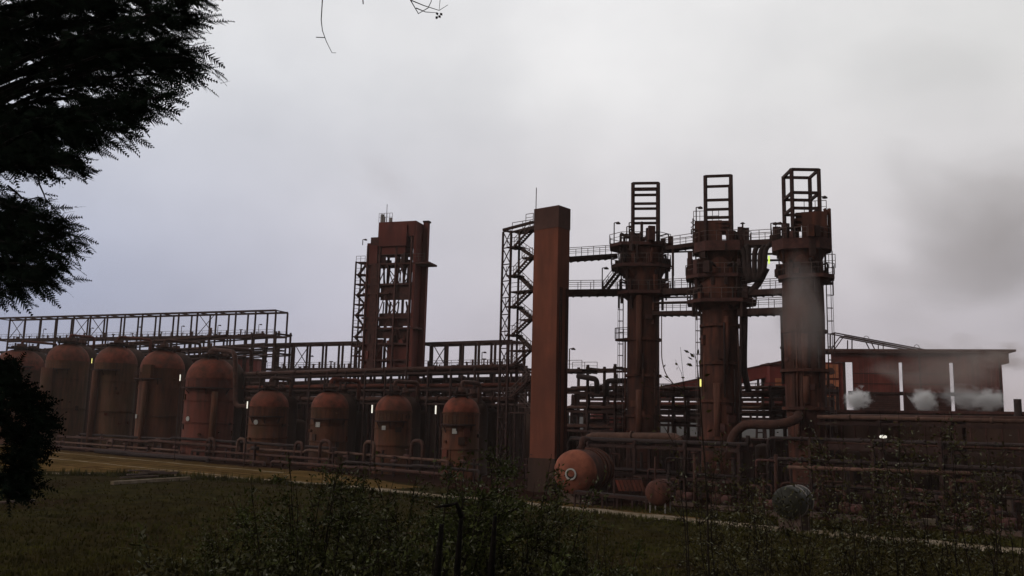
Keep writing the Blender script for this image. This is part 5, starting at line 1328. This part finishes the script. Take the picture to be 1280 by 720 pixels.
# ------------------------------------------------------------------ smoke and steam (volumes)
def vol(name, label, c, r3, dens, col, nscale=1.6, thr=.42, seed=0., emit=0, sharp=.25, cat='smoke', absb=None, rotz=0, tilt=0):
    m = bpy.data.materials.new(name+'_vol'); m.use_nodes = True; n = m.node_tree; n.nodes.clear(); L = n.links.new
    out = N('ShaderNodeOutputMaterial', n); v = N('ShaderNodeVolumePrincipled', n); v.inputs['Color'].default_value = (*col, 1); v.inputs['Anisotropy'].default_value = .2
    if absb: v.inputs['Absorption Color'].default_value = (*absb, 1)
    tc = N('ShaderNodeTexCoord', n); mp = N('ShaderNodeMapping', n); mp.inputs['Location'].default_value = (seed, seed*.7, 0)
    L(tc.outputs['Object'], mp.inputs[0]); nz = N('ShaderNodeTexNoise', n); nz.inputs['Scale'].default_value = nscale; nz.inputs['Detail'].default_value = 3; nz.inputs['Distortion'].default_value = .5
    L(mp.outputs[0], nz.inputs[0])
    ln = N('ShaderNodeVectorMath', n, operation='LENGTH'); L(tc.outputs['Object'], ln.inputs[0])
    fo = N('ShaderNodeMapRange', n); fo.inputs[1].default_value = 1.0; fo.inputs[2].default_value = .15; fo.inputs[3].default_value = -.45; fo.inputs[4].default_value = .28; L(ln.outputs['Value'], fo.inputs[0])
    ad = N('ShaderNodeMath', n, operation='ADD'); L(nz.outputs[0], ad.inputs[0]); L(fo.outputs[0], ad.inputs[1])
    mr = N('ShaderNodeMapRange', n); mr.inputs[1].default_value = thr; mr.inputs[2].default_value = thr+sharp; mr.inputs[3].default_value = 0; mr.inputs[4].default_value = dens; L(ad.outputs[0], mr.inputs[0])
    L(mr.outputs[0], v.inputs['Density']); L(v.outputs[0], out.inputs['Volume']); MATS[m.name] = m
    o = solid_lathe(V((0, 0, 0)), [(math.sin(t), math.cos(t)) for t in [-math.pi/2+math.pi*j/10 for j in range(11)]], 18).build(name, m.name)
    o.location = c; o.scale = r3; o.rotation_euler = (0, rad(tilt), rad(rotz)); tag(o, label, cat, kind='stuff'); return o
SC = (.62, .56, .53)
vol('smoke', 'grey brown smoke drifting across the shaft of the right tower', R(1003, 388, 20.5), (7.5, 2.4, 13), .5, SC, 2.2, .50, 1.0, absb=(.3, .25, .22))
vol('smoke', 'brownish smoke hanging over the right half of the long red building', P(1190, 458, 132), (21, 3.5, 8.0), .20, (.62, .55, .5), 2.0, .42, 2.3, absb=(.3, .22, .18))
vol('smoke', 'ragged dark smoke at the right end of the long red roof', P(1252, 447, 134), (8, 2.5, 4), .4, (.5, .42, .38), 2.0, .42, 5.3, absb=(.2, .15, .12))
vol('smoke', 'large dark smoke cloud in the sky above the long red building', P(1248, 300, 190), (56, 16, 38), .05, (.62, .53, .48), 2.3, .40, 4.1, sharp=.28, absb=(.2, .18, .17))
vol('smoke', 'thin grey smoke drifting in the sky over the right tower', P(1170, 90, 200), (52, 14, 24), .022, (.6, .6, .58), 1.7, .38, 7.1, sharp=.45, absb=(.3, .3, .3))
vol('smoke', 'faint pinkish smoke rising from the top of the red tower building', P(480, 225, 150), (15, 4, 7), .07, (.8, .62, .6), 2.2, .42, 6.0, sharp=.5, tilt=35, absb=(.5, .3, .3))
ST = (1.0, .99, .98)
for i, (x, y, rx, rz, lb) in enumerate(((1072, 500, 4.0, 2.8, 'white steam puff at the first bright gap of the long building'), (1156, 501, 3.6, 3.0, 'round white steam puff below the middle of the long building'),
    (1238, 500, 4.2, 2.9, 'white steam puff at the right end of the long building'), (1210, 497, 7.5, 3.2, 'thin steam drifting along the foot of the long building'))):
    vol('steam', lb, P(x, y, 136), (rx, 1.6, rz), 6.0 if i < 3 else 1.5, ST, 2.6, .42, 8.+i, cat='steam', sharp=.5, tilt=(-12, 8, -20, 5)[i])

# ------------------------------------------------------------------ thin dusty air
def haze():
    m = bpy.data.materials.new('haze'); m.use_nodes = True; n = m.node_tree; n.nodes.clear()
    out = N('ShaderNodeOutputMaterial', n); v = N('ShaderNodeVolumePrincipled', n)
    v.inputs['Color'].default_value = (.95, .82, .76, 1); v.inputs['Density'].default_value = HAZE; v.inputs['Anisotropy'].default_value = .2
    n.links.new(v.outputs[0], out.inputs['Volume']); MATS['haze'] = m
    o = MB().quadbox(V((0, 1550, 34)), V((3100, 0, 0)), V((0, 2050, 0)), V((0, 0, 36))).build('haze', 'haze')
    tag(o, 'thin pale dusty haze filling the air around the plant', 'haze', kind='stuff')
HAZE = 0.00018
haze()
